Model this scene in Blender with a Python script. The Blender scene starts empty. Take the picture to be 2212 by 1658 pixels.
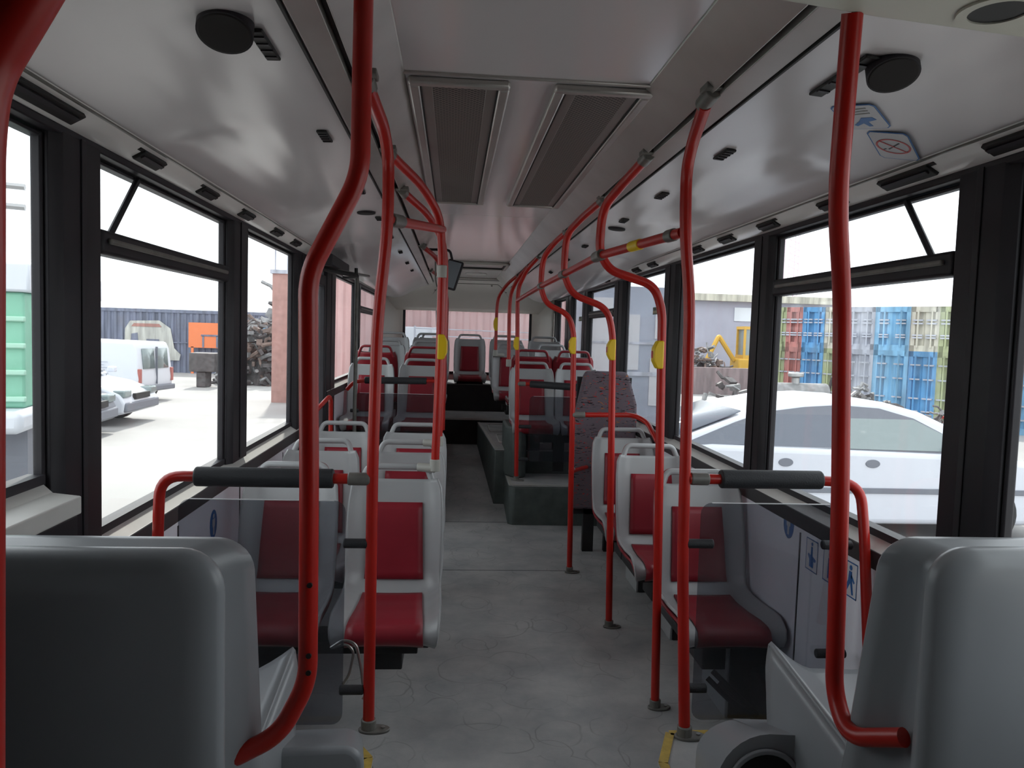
import bpy, bmesh, math, random
import numpy as np
from mathutils import Vector, Matrix
random.seed(7)
S = bpy.context.scene
COL = S.collection

# ---------------------------------------------------------------- camera, world, sun, exposure
F, CX, CY = 1640.0, 1106.0, 829.0
ROLL = math.radians(1.5)
n = Vector((980 - CX, CY - 718, -F)).normalized()
u = Vector((math.sin(ROLL), math.cos(ROLL), 0)); u = (u - n * u.dot(n)).normalized()
r = n.cross(u)
CAM = Vector((-.19, 0, 1.58))
cd = bpy.data.cameras.new('camera'); cam = bpy.data.objects.new('camera', cd); COL.objects.link(cam)
cam.matrix_world = Matrix.Translation(CAM) @ Matrix((r, n, u)).to_4x4()
cd.sensor_width = 36; cd.lens = F / 2212 * 36; cd.clip_start = .02; cd.clip_end = 400
S.camera = cam

w = bpy.data.worlds.new('sky'); S.world = w; w.use_nodes = True
bg = w.node_tree.nodes['Background']; bg.inputs[0].default_value = (.93, .96, 1, 1); bg.inputs[1].default_value = 2.6
sl = bpy.data.lights.new('sun', 'SUN'); so = bpy.data.objects.new('sun', sl); COL.objects.link(so)
sl.energy = 5.2; sl.angle = math.radians(2); sl.color = (1, .95, .88)
so.rotation_euler = Vector((.12, -.70, -.69)).to_track_quat('-Z', 'Y').to_euler()
S.view_settings.view_transform = 'Standard'; S.view_settings.look = 'None'
S.view_settings.exposure = 0.0; S.view_settings.gamma = 1.0; S.view_settings.use_curve_mapping = False
cy = S.cycles
cy.max_bounces = 10; cy.diffuse_bounces = 6; cy.glossy_bounces = 4; cy.transmission_bounces = 6; cy.transparent_max_bounces = 24
cy.caustics_reflective = False; cy.caustics_refractive = False; cy.use_denoising = True

# ---------------------------------------------------------------- materials
def mat(name, col, rough=.5, metal=0, noise=0, nscale=8, bump=0, bscale=60, spec=.5, coat=0):
    m = bpy.data.materials.new(name); m.use_nodes = True
    nt = m.node_tree; b = nt.nodes['Principled BSDF']
    b.inputs['Base Color'].default_value = (*col, 1)
    b.inputs['Roughness'].default_value = rough; b.inputs['Metallic'].default_value = metal
    b.inputs['Specular IOR Level'].default_value = spec
    b.inputs['Coat Weight'].default_value = coat; b.inputs['Coat Roughness'].default_value = .16
    tc = nt.nodes.new('ShaderNodeTexCoord')
    if noise:
        nz = nt.nodes.new('ShaderNodeTexNoise'); nz.inputs['Scale'].default_value = nscale; nz.inputs['Detail'].default_value = 5
        cr = nt.nodes.new('ShaderNodeValToRGB')
        lo = [c * (1 - noise) for c in col]; hi = [min(1, c * (1 + noise)) for c in col]
        cr.color_ramp.elements[0].position = .3; cr.color_ramp.elements[1].position = .7
        cr.color_ramp.elements[0].color = (*lo, 1); cr.color_ramp.elements[1].color = (*hi, 1)
        nt.links.new(tc.outputs['Object'], nz.inputs['Vector']); nt.links.new(nz.outputs['Fac'], cr.inputs['Fac'])
        nt.links.new(cr.outputs['Color'], b.inputs['Base Color'])
    if bump:
        n2 = nt.nodes.new('ShaderNodeTexNoise'); n2.inputs['Scale'].default_value = bscale
        bp = nt.nodes.new('ShaderNodeBump'); bp.inputs['Strength'].default_value = bump; bp.inputs['Distance'].default_value = .01
        nt.links.new(tc.outputs['Object'], n2.inputs['Vector']); nt.links.new(n2.outputs['Fac'], bp.inputs['Height'])
        nt.links.new(bp.outputs['Normal'], b.inputs['Normal'])
    return m

def glassmat(name, tint, gloss=.06, haze=0.0, hazecol=(.8, .85, .9)):
    m = bpy.data.materials.new(name); m.use_nodes = True; nt = m.node_tree
    for nd in list(nt.nodes): nt.nodes.remove(nd)
    out = nt.nodes.new('ShaderNodeOutputMaterial'); tr = nt.nodes.new('ShaderNodeBsdfTransparent'); tr.inputs[0].default_value = (*tint, 1)
    gl = nt.nodes.new('ShaderNodeBsdfGlossy'); gl.inputs['Roughness'].default_value = .04
    mx = nt.nodes.new('ShaderNodeMixShader'); mx.inputs[0].default_value = gloss
    nt.links.new(tr.outputs[0], mx.inputs[1]); nt.links.new(gl.outputs[0], mx.inputs[2])
    last = mx
    if haze:
        df = nt.nodes.new('ShaderNodeBsdfDiffuse'); df.inputs[0].default_value = (*hazecol, 1)
        m2 = nt.nodes.new('ShaderNodeMixShader'); m2.inputs[0].default_value = haze
        nt.links.new(mx.outputs[0], m2.inputs[1]); nt.links.new(df.outputs[0], m2.inputs[2]); last = m2
    nt.links.new(last.outputs[0], out.inputs[0])
    return m

M = {}
M['cove'] = mat('cove_plastic', (.62, .595, .60), .24, noise=.03, nscale=2, bump=.02, bscale=4)
M['ceil'] = mat('ceiling_laminate', (.72, .685, .69), .2, coat=.6, noise=.03, nscale=1.5)
M['soffit'] = mat('cream_plastic', (.58, .58, .50), .5, noise=.04, nscale=3)
M['alu'] = mat('aluminium_profile', (.54, .52, .49), .33, .65, noise=.12, nscale=3)
M['rear'] = mat('rear_moulding', (.62, .60, .55), .45, noise=.04, nscale=3)
M['frame'] = mat('window_rubber_black', (.019, .017, .021), .5, noise=.25, nscale=5, spec=.35)
M['darkstrip'] = mat('dark_strip', (.03, .028, .03), .45)
M['ledge'] = mat('pale_ledge', (.62, .61, .58), .45, noise=.05)
M['panel'] = mat('side_panel', (.84, .84, .90), .5, noise=.04, nscale=3)
M['seat'] = mat('seat_grey_plastic', (.385, .395, .40), .32, noise=.05, nscale=4)
M['pad'] = mat('seat_red_pad', (.26, .020, .032), .36, noise=.12, nscale=6, spec=.3)
M['redshell'] = mat('red_back_shell', (.26, .018, .028), .35, noise=.1)
M['red'] = mat('rail_red_paint', (.46, .016, .010), .30, noise=.12, nscale=7, spec=.45)
M['greyjoint'] = mat('grey_joint', (.16, .155, .14), .4, noise=.2, nscale=20)
M['palejoint'] = mat('pale_joint', (.42, .42, .38), .4)
M['foam'] = mat('black_foam', (.022, .024, .028), .6, bump=.15, bscale=200)
M['yellow'] = mat('yellow_plastic', (.82, .55, .01), .4)
M['yellowstrip'] = mat('yellow_edge', (.52, .36, .07), .6, noise=.25, nscale=30)
M['black'] = mat('black_plastic', (.012, .012, .012), .6)
M['mesh'] = mat('speaker_mesh', (.014, .012, .012), .8)
M['darkbox'] = mat('dark_underseat', (.02, .02, .022), .6, noise=.3)
M['bolt'] = mat('steel', (.35, .35, .33), .35, .8)
M['riser'] = mat('dark_green_vinyl', (.07, .085, .08), .6, noise=.25, nscale=10)
M['shell'] = mat('fore_shell_grey', (.29, .305, .32), .33, noise=.04, nscale=3)
M['blue'] = mat('sticker_blue', (.02, .13, .38), .5)
M['white'] = mat('sticker_white', (.7, .7, .72), .5)
M['stred'] = mat('sticker_red', (.5, .05, .05), .5)
M['decal'] = mat('sticker_clear_grey', (.50, .50, .52), .45)
M['glass'] = glassmat('window_glass', (.95, .97, .97), .05, .035)
M['dusty'] = glassmat('dusty_glass', (.90, .92, .93), .05, .22, (.80, .82, .86))
M['acryl'] = glassmat('smoked_acrylic', (.64, .65, .68), .05, .03, (.35, .38, .42))
M['mirror'] = mat('mirror', (.5, .52, .54), .08, 1)
M['lamp'] = mat('lamp_diffuser', (.90, .89, .86), .2)
M['paper'] = mat('paper_tag', (.5, .4, .33), .8)
M['film'] = glassmat('plastic_film', (.72, .78, .88), .12, .2, (.45, .52, .65))

def floor_mat():
    m = mat('worn_vinyl_floor', (.15, .155, .16), .55)
    nt = m.node_tree; b = nt.nodes['Principled BSDF']; L = nt.links.new
    tc = nt.nodes.new('ShaderNodeTexCoord')
    nz = nt.nodes.new('ShaderNodeTexNoise'); nz.inputs['Scale'].default_value = 3.5; nz.inputs['Detail'].default_value = 7; nz.inputs['Roughness'].default_value = .65
    L(tc.outputs['Object'], nz.inputs['Vector'])
    cr = nt.nodes.new('ShaderNodeValToRGB'); cr.color_ramp.elements[0].position = .3; cr.color_ramp.elements[1].position = .72
    cr.color_ramp.elements[0].color = (.30, .31, .315, 1); cr.color_ramp.elements[1].color = (.50, .495, .48, 1)
    L(nz.outputs['Fac'], cr.inputs['Fac'])
    nw = nt.nodes.new('ShaderNodeTexNoise'); nw.inputs['Scale'].default_value = 4
    mv = nt.nodes.new('ShaderNodeMixRGB'); mv.blend_type = 'ADD'; mv.inputs[0].default_value = .12
    L(tc.outputs['Object'], nw.inputs['Vector']); L(tc.outputs['Object'], mv.inputs[1]); L(nw.outputs['Color'], mv.inputs[2])
    last = cr.outputs['Color']
    for sc, rad, wd in ((3.2, .30, .012), (4.6, .36, .014), (2.3, .33, .008)):
        v = nt.nodes.new('ShaderNodeTexVoronoi'); v.inputs['Scale'].default_value = sc; v.voronoi_dimensions = '2D'
        L(mv.outputs[0], v.inputs['Vector'])
        s1 = nt.nodes.new('ShaderNodeMath'); s1.operation = 'SUBTRACT'; s1.inputs[1].default_value = rad
        ab = nt.nodes.new('ShaderNodeMath'); ab.operation = 'ABSOLUTE'
        lt = nt.nodes.new('ShaderNodeMapRange'); lt.inputs['From Min'].default_value = wd * 1.6; lt.inputs['From Max'].default_value = 0
        L(v.outputs['Distance'], s1.inputs[0]); L(s1.outputs[0], ab.inputs[0]); L(ab.outputs[0], lt.inputs['Value'])
        nm = nt.nodes.new('ShaderNodeTexNoise'); nm.inputs['Scale'].default_value = sc * .9
        mr = nt.nodes.new('ShaderNodeMapRange'); mr.inputs['From Min'].default_value = .46; mr.inputs['From Max'].default_value = .62
        L(tc.outputs['Object'], nm.inputs['Vector']); L(nm.outputs['Fac'], mr.inputs['Value'])
        mu = nt.nodes.new('ShaderNodeMath'); mu.operation = 'MULTIPLY'; L(lt.outputs[0], mu.inputs[0]); L(mr.outputs[0], mu.inputs[1])
        m3 = nt.nodes.new('ShaderNodeMath'); m3.operation = 'MULTIPLY'; m3.inputs[1].default_value = .5; L(mu.outputs[0], m3.inputs[0])
        mx = nt.nodes.new('ShaderNodeMixRGB'); mx.inputs[2].default_value = (.15, .14, .13, 1)
        L(m3.outputs[0], mx.inputs[0]); L(last, mx.inputs[1]); last = mx.outputs[0]
    L(last, b.inputs['Base Color'])
    bn = nt.nodes.new('ShaderNodeTexNoise'); bn.inputs['Scale'].default_value = 220
    bp = nt.nodes.new('ShaderNodeBump'); bp.inputs['Strength'].default_value = .12; bp.inputs['Distance'].default_value = .005
    L(tc.outputs['Object'], bn.inputs['Vector']); L(bn.outputs['Fac'], bp.inputs['Height']); L(bp.outputs['Normal'], b.inputs['Normal'])
    return m
M['floor'] = floor_mat()

def pattern_mat():
    m = mat('moquette_pattern', (.15, .12, .14), .9)
    nt = m.node_tree; b = nt.nodes['Principled BSDF']; L = nt.links.new
    tc = nt.nodes.new('ShaderNodeTexCoord'); last = None
    base = (.145, .115, .135, 1)
    for i, (col, sx, sz, th, off) in enumerate((((.42, .04, .04, 1), 26, 60, .70, 0), ((.02, .015, .02, 1), 16, 90, .68, 5), ((.45, .15, .04, 1), 24, 60, .75, 11))):
        mp = nt.nodes.new('ShaderNodeMapping'); mp.inputs['Scale'].default_value = (sx, 1, sz); mp.inputs['Location'].default_value = (off, 0, off)
        nz = nt.nodes.new('ShaderNodeTexNoise'); nz.inputs['Scale'].default_value = 1; nz.inputs['Detail'].default_value = 1; nz.inputs['Distortion'].default_value = 1.2
        mr = nt.nodes.new('ShaderNodeMath'); mr.operation = 'GREATER_THAN'; mr.inputs[1].default_value = th - .035
        L(tc.outputs['Object'], mp.inputs['Vector']); L(mp.outputs[0], nz.inputs['Vector']); L(nz.outputs['Fac'], mr.inputs[0])
        mx = nt.nodes.new('ShaderNodeMixRGB'); mx.inputs[2].default_value = col
        if last is None: mx.inputs[1].default_value = base
        else: L(last, mx.inputs[1])
        L(mr.outputs[0], mx.inputs[0]); last = mx.outputs[0]
    L(last, b.inputs['Base Color'])
    return m
M['moquette'] = pattern_mat()

def grille_mat():      # perforated sheet: small dark holes in a brown-grey plate
    m = mat('perforated_sheet', (.16, .14, .13), .5)
    nt = m.node_tree; b = nt.nodes['Principled BSDF']; L = nt.links.new
    tc = nt.nodes.new('ShaderNodeTexCoord')
    v = nt.nodes.new('ShaderNodeTexVoronoi'); v.inputs['Scale'].default_value = 75; v.inputs['Randomness'].default_value = 0; v.voronoi_dimensions = '2D'
    mp = nt.nodes.new('ShaderNodeMapping'); mp.inputs['Rotation'].default_value = (0, 0, .785)
    L(tc.outputs['Object'], mp.inputs['Vector']); L(mp.outputs[0], v.inputs['Vector'])
    lt = nt.nodes.new('ShaderNodeMath'); lt.operation = 'LESS_THAN'; lt.inputs[1].default_value = .36; L(v.outputs['Distance'], lt.inputs[0])
    mx = nt.nodes.new('ShaderNodeMixRGB'); mx.inputs[1].default_value = (.20, .175, .16, 1); mx.inputs[2].default_value = (.02, .018, .018, 1)
    L(lt.outputs[0], mx.inputs[0]); L(mx.outputs[0], b.inputs['Base Color'])
    return m
M['grille'] = grille_mat()

# ---------------------------------------------------------------- mesh builder
class MB:
    def __init__(s): s.v = []; s.f = []
    def add(s, vs, fs):
        o = len(s.v); s.v += [Vector(p) for p in vs]; s.f += [tuple(i + o for i in f) for f in fs]; return s
    def box(s, x0, x1, y0, y1, z0, z1):
        return s.add([(x, y, z) for z in (z0, z1) for x, y in ((x0, y0), (x1, y0), (x1, y1), (x0, y1))],
                     [(3, 2, 1, 0), (4, 5, 6, 7), (0, 1, 5, 4), (1, 2, 6, 5), (2, 3, 7, 6), (3, 0, 4, 7)])
    def obox(s, c, size, R):       # oriented box
        hx, hy, hz = [a / 2 for a in size]; c = Vector(c)
        vs = [c + R @ Vector((x, y, z)) for z in (-hz, hz) for x, y in ((-hx, -hy), (hx, -hy), (hx, hy), (-hx, hy))]
        return s.add(vs, [(3, 2, 1, 0), (4, 5, 6, 7), (0, 1, 5, 4), (1, 2, 6, 5), (2, 3, 7, 6), (3, 0, 4, 7)])
    def tube(s, pts, rad, seg=14, fil=0, cap=True):
        pts = [Vector(p) for p in pts]
        if fil: pts = fillet(pts, fil)
        m = len(pts); T = []
        for i in range(m):
            a = pts[max(0, i - 1)]; b = pts[min(m - 1, i + 1)]; T.append((b - a).normalized())
        ref = Vector((0, 0, 1)) if abs(T[0].z) < .9 else Vector((0, 1, 0))
        nn = T[0].cross(ref).normalized(); vs = []
        for i in range(m):
            nn = (nn - T[i] * nn.dot(T[i])).normalized(); bb = T[i].cross(nn)
            rr = rad[i] if isinstance(rad, (list, tuple)) else rad
            for k in range(seg):
                a = 2 * math.pi * k / seg; vs.append(pts[i] + (nn * math.cos(a) + bb * math.sin(a)) * rr)
        fs = [(i * seg + k, i * seg + (k + 1) % seg, (i + 1) * seg + (k + 1) % seg, (i + 1) * seg + k) for i in range(m - 1) for k in range(seg)]
        if cap: fs += [tuple(range(seg))[::-1], tuple((m - 1) * seg + k for k in range(seg))]
        return s.add(vs, fs)
    def prism(s, poly, axis, a, b):   # poly 2d in the other two axes (cyclic order), extruded a..b
        def P(p, t):
            return (t, p[0], p[1]) if axis == 'x' else (p[0], t, p[1]) if axis == 'y' else (p[0], p[1], t)
        k = len(poly)
        return s.add([P(p, a) for p in poly] + [P(p, b) for p in poly],
                     [tuple(range(k))[::-1], tuple(range(k, 2 * k))] + [(i, (i + 1) % k, k + (i + 1) % k, k + i) for i in range(k)])
    def disc(s, c, nrm, rad, th=.004, seg=32, rad2=None, up=None):
        c = Vector(c); nrm = Vector(nrm).normalized(); a = (Vector(up) if up else (Vector((0, 0, 1)) if abs(nrm.z) < .8 else Vector((1, 0, 0))))
        a = (a - nrm * a.dot(nrm)).normalized(); b = nrm.cross(a); r2 = rad2 or rad
        ring = [a * math.cos(2 * math.pi * i / seg) * r2 + b * math.sin(2 * math.pi * i / seg) * rad for i in range(seg)]
        return s.add([c + p for p in ring] + [c + p + nrm * th for p in ring],
                     [tuple(range(seg))[::-1], tuple(range(seg, 2 * seg))] + [(i, (i + 1) % seg, seg + (i + 1) % seg, seg + i) for i in range(seg)])
    def ring(s, c, nrm, r0, r1, th=.004, seg=36):
        c = Vector(c); nrm = Vector(nrm).normalized(); a = Vector((0, 0, 1)) if abs(nrm.z) < .8 else Vector((1, 0, 0))
        a = (a - nrm * a.dot(nrm)).normalized(); b = nrm.cross(a); vs = []; fs = []
        for i in range(seg):
            d = a * math.cos(2 * math.pi * i / seg) + b * math.sin(2 * math.pi * i / seg)
            vs += [c + d * r0, c + d * r1, c + d * r1 + nrm * th, c + d * r0 + nrm * th]
        for i in range(seg):
            o = i * 4; q = ((i + 1) % seg) * 4
            fs += [(o + k, o + (k + 1) % 4, q + (k + 1) % 4, q + k) for k in range(4)]
        return s.add(vs, fs)
    def grid(s, fn, nu, nv, skip=None):
        vs = [fn(i / nu, j / nv) for j in range(nv + 1) for i in range(nu + 1)]
        fs = [(j * (nu + 1) + i, j * (nu + 1) + i + 1, (j + 1) * (nu + 1) + i + 1, (j + 1) * (nu + 1) + i)
              for j in range(nv) for i in range(nu) if not (skip and skip(i, j))]
        return s.add(vs, fs)
    def build(s, name, m, parent=None, bevel=0, solid=0, sub=0, ang=40, seg=2, off=-1):
        me = bpy.data.meshes.new(name); me.from_pydata([tuple(v) for v in s.v], [], s.f); me.validate()
        bm = bmesh.new(); bm.from_mesh(me); bmesh.ops.recalc_face_normals(bm, faces=bm.faces); bm.to_mesh(me); bm.free()
        for p in me.polygons: p.use_smooth = True
        me.set_sharp_from_angle(angle=math.radians(ang))
        me.materials.append(m); o = bpy.data.objects.new(name, me); COL.objects.link(o)
        if parent: o.parent = parent
        if solid:
            q = o.modifiers.new('solid', 'SOLIDIFY'); q.thickness = solid; q.offset = off
        if sub:
            q = o.modifiers.new('sub', 'SUBSURF'); q.levels = sub; q.render_levels = sub
        if bevel:
            q = o.modifiers.new('bevel', 'BEVEL'); q.width = bevel; q.segments = seg; q.limit_method = 'ANGLE'; q.angle_limit = math.radians(35)
        return o

def fillet(pts, rr, k=7):
    out = [pts[0]]
    for i in range(1, len(pts) - 1):
        p = pts[i]; a = pts[i - 1] - p; b = pts[i + 1] - p
        if a.length < 1e-6 or b.length < 1e-6: continue
        ra = min(rr, a.length * .48, b.length * .48)
        A = p + a.normalized() * ra; B = p + b.normalized() * ra
        for j in range(k + 1):
            t = j / k; out.append(A * (1 - t) ** 2 + p * 2 * t * (1 - t) + B * t * t)
    out.append(pts[-1]); return out

def tag(o, label, cat, group=None, kind=None):
    if label: o['label'] = label
    if cat: o['category'] = cat
    if group: o['group'] = group
    if kind: o['kind'] = kind
    return o
def thing(name, loc=(0, 0, 0), label=None, cat=None, group=None, rz=0):
    o = bpy.data.objects.new(name, None); COL.objects.link(o); o.location = loc; o.rotation_euler = (0, 0, rz); o.empty_display_size = .1
    return tag(o, label, cat, group)
def struct(o, label=None):
    o['kind'] = 'structure'
    if label: o['label'] = label
    return o
def copy_tree(root):
    c = root.copy(); COL.objects.link(c)
    for ch in root.children:
        d = ch.copy(); COL.objects.link(d); d.parent = c
        for g in ch.children:
            e = g.copy(); COL.objects.link(e); e.parent = d
    return c

# ================================================================ bus shell
YF, YR = -.72, 10.62          # front end, rear end
FW = 1.17                     # inner face of the side panels
# floor: flat, then ramp
b = MB(); b.prism([(YF, -.05), (6.3, -.05), (8.77, .24), (8.77, .29), (6.3, 0), (YF, 0)], 'x', -FW, FW)
fl = struct(b.build('floor', M['floor'], ang=5), 'worn grey vinyl bus floor with ring-shaped scuffs')
b = MB(); b.box(-.30, .70, 4.985, 4.99, 0, .0012); b.box(-.30, .70, 6.285, 6.29, 0, .0015)
b.build('floor_seam', M['darkstrip'], fl)
# side walls: lower panels
def sill_z(y): return 1.12 if y > 6.2 else .985
for s, nm in ((-1, 'left'), (1, 'right')):
    b = MB(); x0, x1 = sorted((s * FW, s * 1.30))
    segs = ((YF, 1.95, 1.14), (1.95, 5.12, .93), (6.0, YR, 1.09)) if s < 0 else ((YF, 6.2, .93), (6.2, YR, 1.09))
    for y0, y1, zt in segs: b.box(x0, x1, y0, y1, -.30, zt - .06)
    W = struct(b.build('wall_' + nm, M['panel']), 'pale grey plastic side panels of the bus, %s side' % nm)
    # vertical joints in the panel
    b = MB()
    for y in (1.2, 2.05, 2.80, 3.6, 4.5, 5.0, 7.4, 8.6):
        if not (s < 0 and 5.1 < y < 6): b.box(s * FW - .003, s * FW + .003, y - .004, y + .004, 0, .85)
    b.build('panel_joint', M['darkstrip'], W)
    # dark strip and pale ledge under the windows
    b = MB(); c = MB(); g = MB()
    for y0, y1, zt in segs:
        b.box(*sorted((s * (FW - .012), s * 1.28)), y0, y1, zt - .06, zt)
        c.prism([(s * (FW - .008), zt), (s * 1.2, zt + .035), (s * 1.26, zt + .035), (s * 1.26, zt)], 'y', y0, y1)
        g.box(*sorted((s * 1.192, s * 1.235)), y0, y1, zt + .033, zt + .057)
    struct(b.build('trim_%d' % (1 if s < 0 else 2), M['darkstrip'], bevel=.004), 'black strip along the %s wall below the window ledge' % nm)
    o = struct(c.build('sill_' + nm, M['ledge']), 'pale window ledge along the %s wall' % nm)
    o.name = 'trim_%d' % (3 if s < 0 else 4)
    struct(g.build('trim_%d' % (5 if s < 0 else 6), M['frame']), 'black rubber gasket under the %s windows' % nm)
# driver-side sill block on the left
b = MB(); b.prism([(-1.20, 1.155), (-1.105, 1.145), (-1.105, 1.10), (-1.20, 1.10)], 'y', .3, 1.95)
struct(b.build('trim_7', M['ledge'], bevel=.004), 'grey ledge under the first left window')
b = MB(); b.box(-1.17, -1.11, .3, 1.94, .32, 1.10)
b.box(1.20, 1.26, -.7, .10, .9, 2.07)  # unseen right front closure, added to keep window light out
struct(b.build('trim_8', M['frame'], bevel=.004), 'black panel under the first left window, with an unseen right front piece blocking light')

# window posts (dark) and headers
HZ = 2.035
posts = {-1: [ (1.965, 2.225, .96), (3.445, 3.73, .96), (4.84, 5.12, 0), (5.93, 6.42, 0), (7.78, 8.10, 1.13), (10.0, 10.3, 1.13)],
         1: [(.10, .25, .96), (1.79, 2.02, .96), (3.215, 3.43, .96), (4.61, 4.90, .96), (6.08, 6.45, .96), (7.70, 8.06, 1.13), (8.78, 9.28, 1.13), (10.0, 10.3, 1.13)]}
tn = 10
for s in (-1, 1):
    for i, (y0, y1, z0) in enumerate(posts[s]):
        b = MB(); xi, xo = s * 1.166, s * 1.222
        m = (y0 + y1) / 2; q = .03
        b.prism([(xi + s * .022, y0), (xi, y0 + q), (xi, y1 - q), (xi + s * .022, y1), (xo, y1), (xo, y0)], 'z', z0, 2.06)
        b.box(*sorted((xi - s * .004, xi)), m - .012, m + .012, z0 + .01, 2.05)
        o = struct(b.build('trim_%d' % tn, M['frame'], bevel=.006), 'black window post')
        tn += 1
    b = MB(); b.prism([(s * 1.162, 2.058), (s * 1.168, HZ + .005), (s * 1.26, HZ), (s * 1.26, 2.075), (s * 1.19, 2.075)], 'y', YF, 10.3)
    struct(b.build('trim_%d' % tn, M['frame'], bevel=.003), 'black header above the %s windows' % ('left' if s < 0 else 'right')); tn += 1

# windows: frame + pane (+ transom, hopper strut)
def window(k, s, y0, y1, z0, z1=2.035, transom=None, strut=None, blind=False):
    f = .022; x0, x1 = sorted((s * 1.197, s * 1.224))
    b = MB(); b.box(x0, x1, y0, y1, z0, z0 + f); b.box(x0, x1, y0, y1, z1 - f * .5, z1)
    b.box(x0, x1, y0, y0 + f * .6, z0, z1); b.box(x0, x1, y1 - f * .6, y1, z0, z1)
    W = struct(b.build('window_%d' % k, M['frame'], bevel=.005), 'bus side window')
    b = MB(); b.box(s * 1.213, s * 1.217, y0, y1, z0, z1); b.build('pane', M['dusty'] if k in (5, 9, 10, 11, 12) else M['glass'], W)
    if transom:
        b = MB(); x0, x1 = sorted((s * 1.178, s * 1.235))
        b.box(x0, x1, y0, y1, transom - .035, transom + .035); b.build('transom', M['frame'], W, bevel=.010)
        b = MB(); b.box(*sorted((s * 1.166, s * 1.180)), y0 + .03, y1 - .05, transom - .004, transom + .012); b.build('catch_rail', M['greyjoint'], W, bevel=.005)
    if strut:
        b = MB(); b.tube([(s * 1.19, strut[0], transom + .02), (s * 1.19, strut[1], z1 - .01)], .010, 8); b.build('stay', M['frame'], W)
    return W
window(1, -1, 1.25, 1.965, 1.155)
window(2, -1, 2.235, 3.445, .96, transom=1.805, strut=(2.30, 2.50))
window(3, -1, 3.73, 4.84, .96)
window(4, -1, 6.42, 7.78, 1.12)
window(5, -1, 8.10, 10.0, 1.12, transom=1.80)
window(6, 1, .25, 1.79, .96)
w7 = window(7, 1, 2.02, 3.215, .96, transom=1.815, strut=(2.12, 2.27))
window(8, 1, 3.43, 4.61, .96)
w9 = window(9, 1, 4.90, 6.08, .96)
window(10, 1, 6.45, 7.70, 1.12, transom=1.80)
w11 = window(11, 1, 8.06, 8.78, 1.12)
window(12, 1, 9.28, 10.0, 1.12)
for W_, y_ in ((w9, 5.12), (w11, 8.3)):          # small emergency label on the glass
    b = MB(); b.box(1.205, 1.212, y_, y_ + .16, 1.75, 1.80); c = MB(); c.box(1.200, 1.206, y_ + .02, y_ + .14, 1.757, 1.776)
    b.build('label_backing', mat('label_olive', (.10, .13, .10), .5), W_); c.build('label_band', mat('label_gold', (.45, .40, .26), .5), W_)

# unseen dark wall, added behind the camera to block light from the front
b = MB(); b.box(-1.3, 1.3, -.75, -.70, -.3, 2.45)
struct(b.build('wall_front', M['frame']), 'added dark wall behind the viewer, blocking light from the front')
b = MB(); b.box(-1.26, -1.20, -.70, 1.25, -.3, 2.07); struct(b.build('wall_front_left', M['darkbox']), 'added dark side panel on the left behind the viewer, blocking light')  # also added, unseen: closes the left front windows against light

# middle door on the left
D = thing('door_1', (-1.2, 5.12, 0)); D['kind'] = 'structure'; D['label'] = 'glazed middle door of the bus with black rubber edges'
b = MB()
for y0, y1 in ((0, .06), (.36, .46), (.76, .81)): b.box(-.02, .03, y0, y1, -.05, 1.98)
for z0, z1 in ((-.05, .12), (1.90, 1.98)): b.box(-.02, .03, .06, .76, z0, z1)
b.build('door_frame', M['frame'], D, bevel=.006)
b = MB(); b.box(-.002, .002, .06, .76, .12, 1.9); b.build('pane', M['glass'], D)
b = MB(); b.tube([(.09, .10, 1.02), (.13, .48, 1.10), (.10, .70, .62)], .016, 10, .08)
b.build('handrail', M['red'], D)

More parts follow.
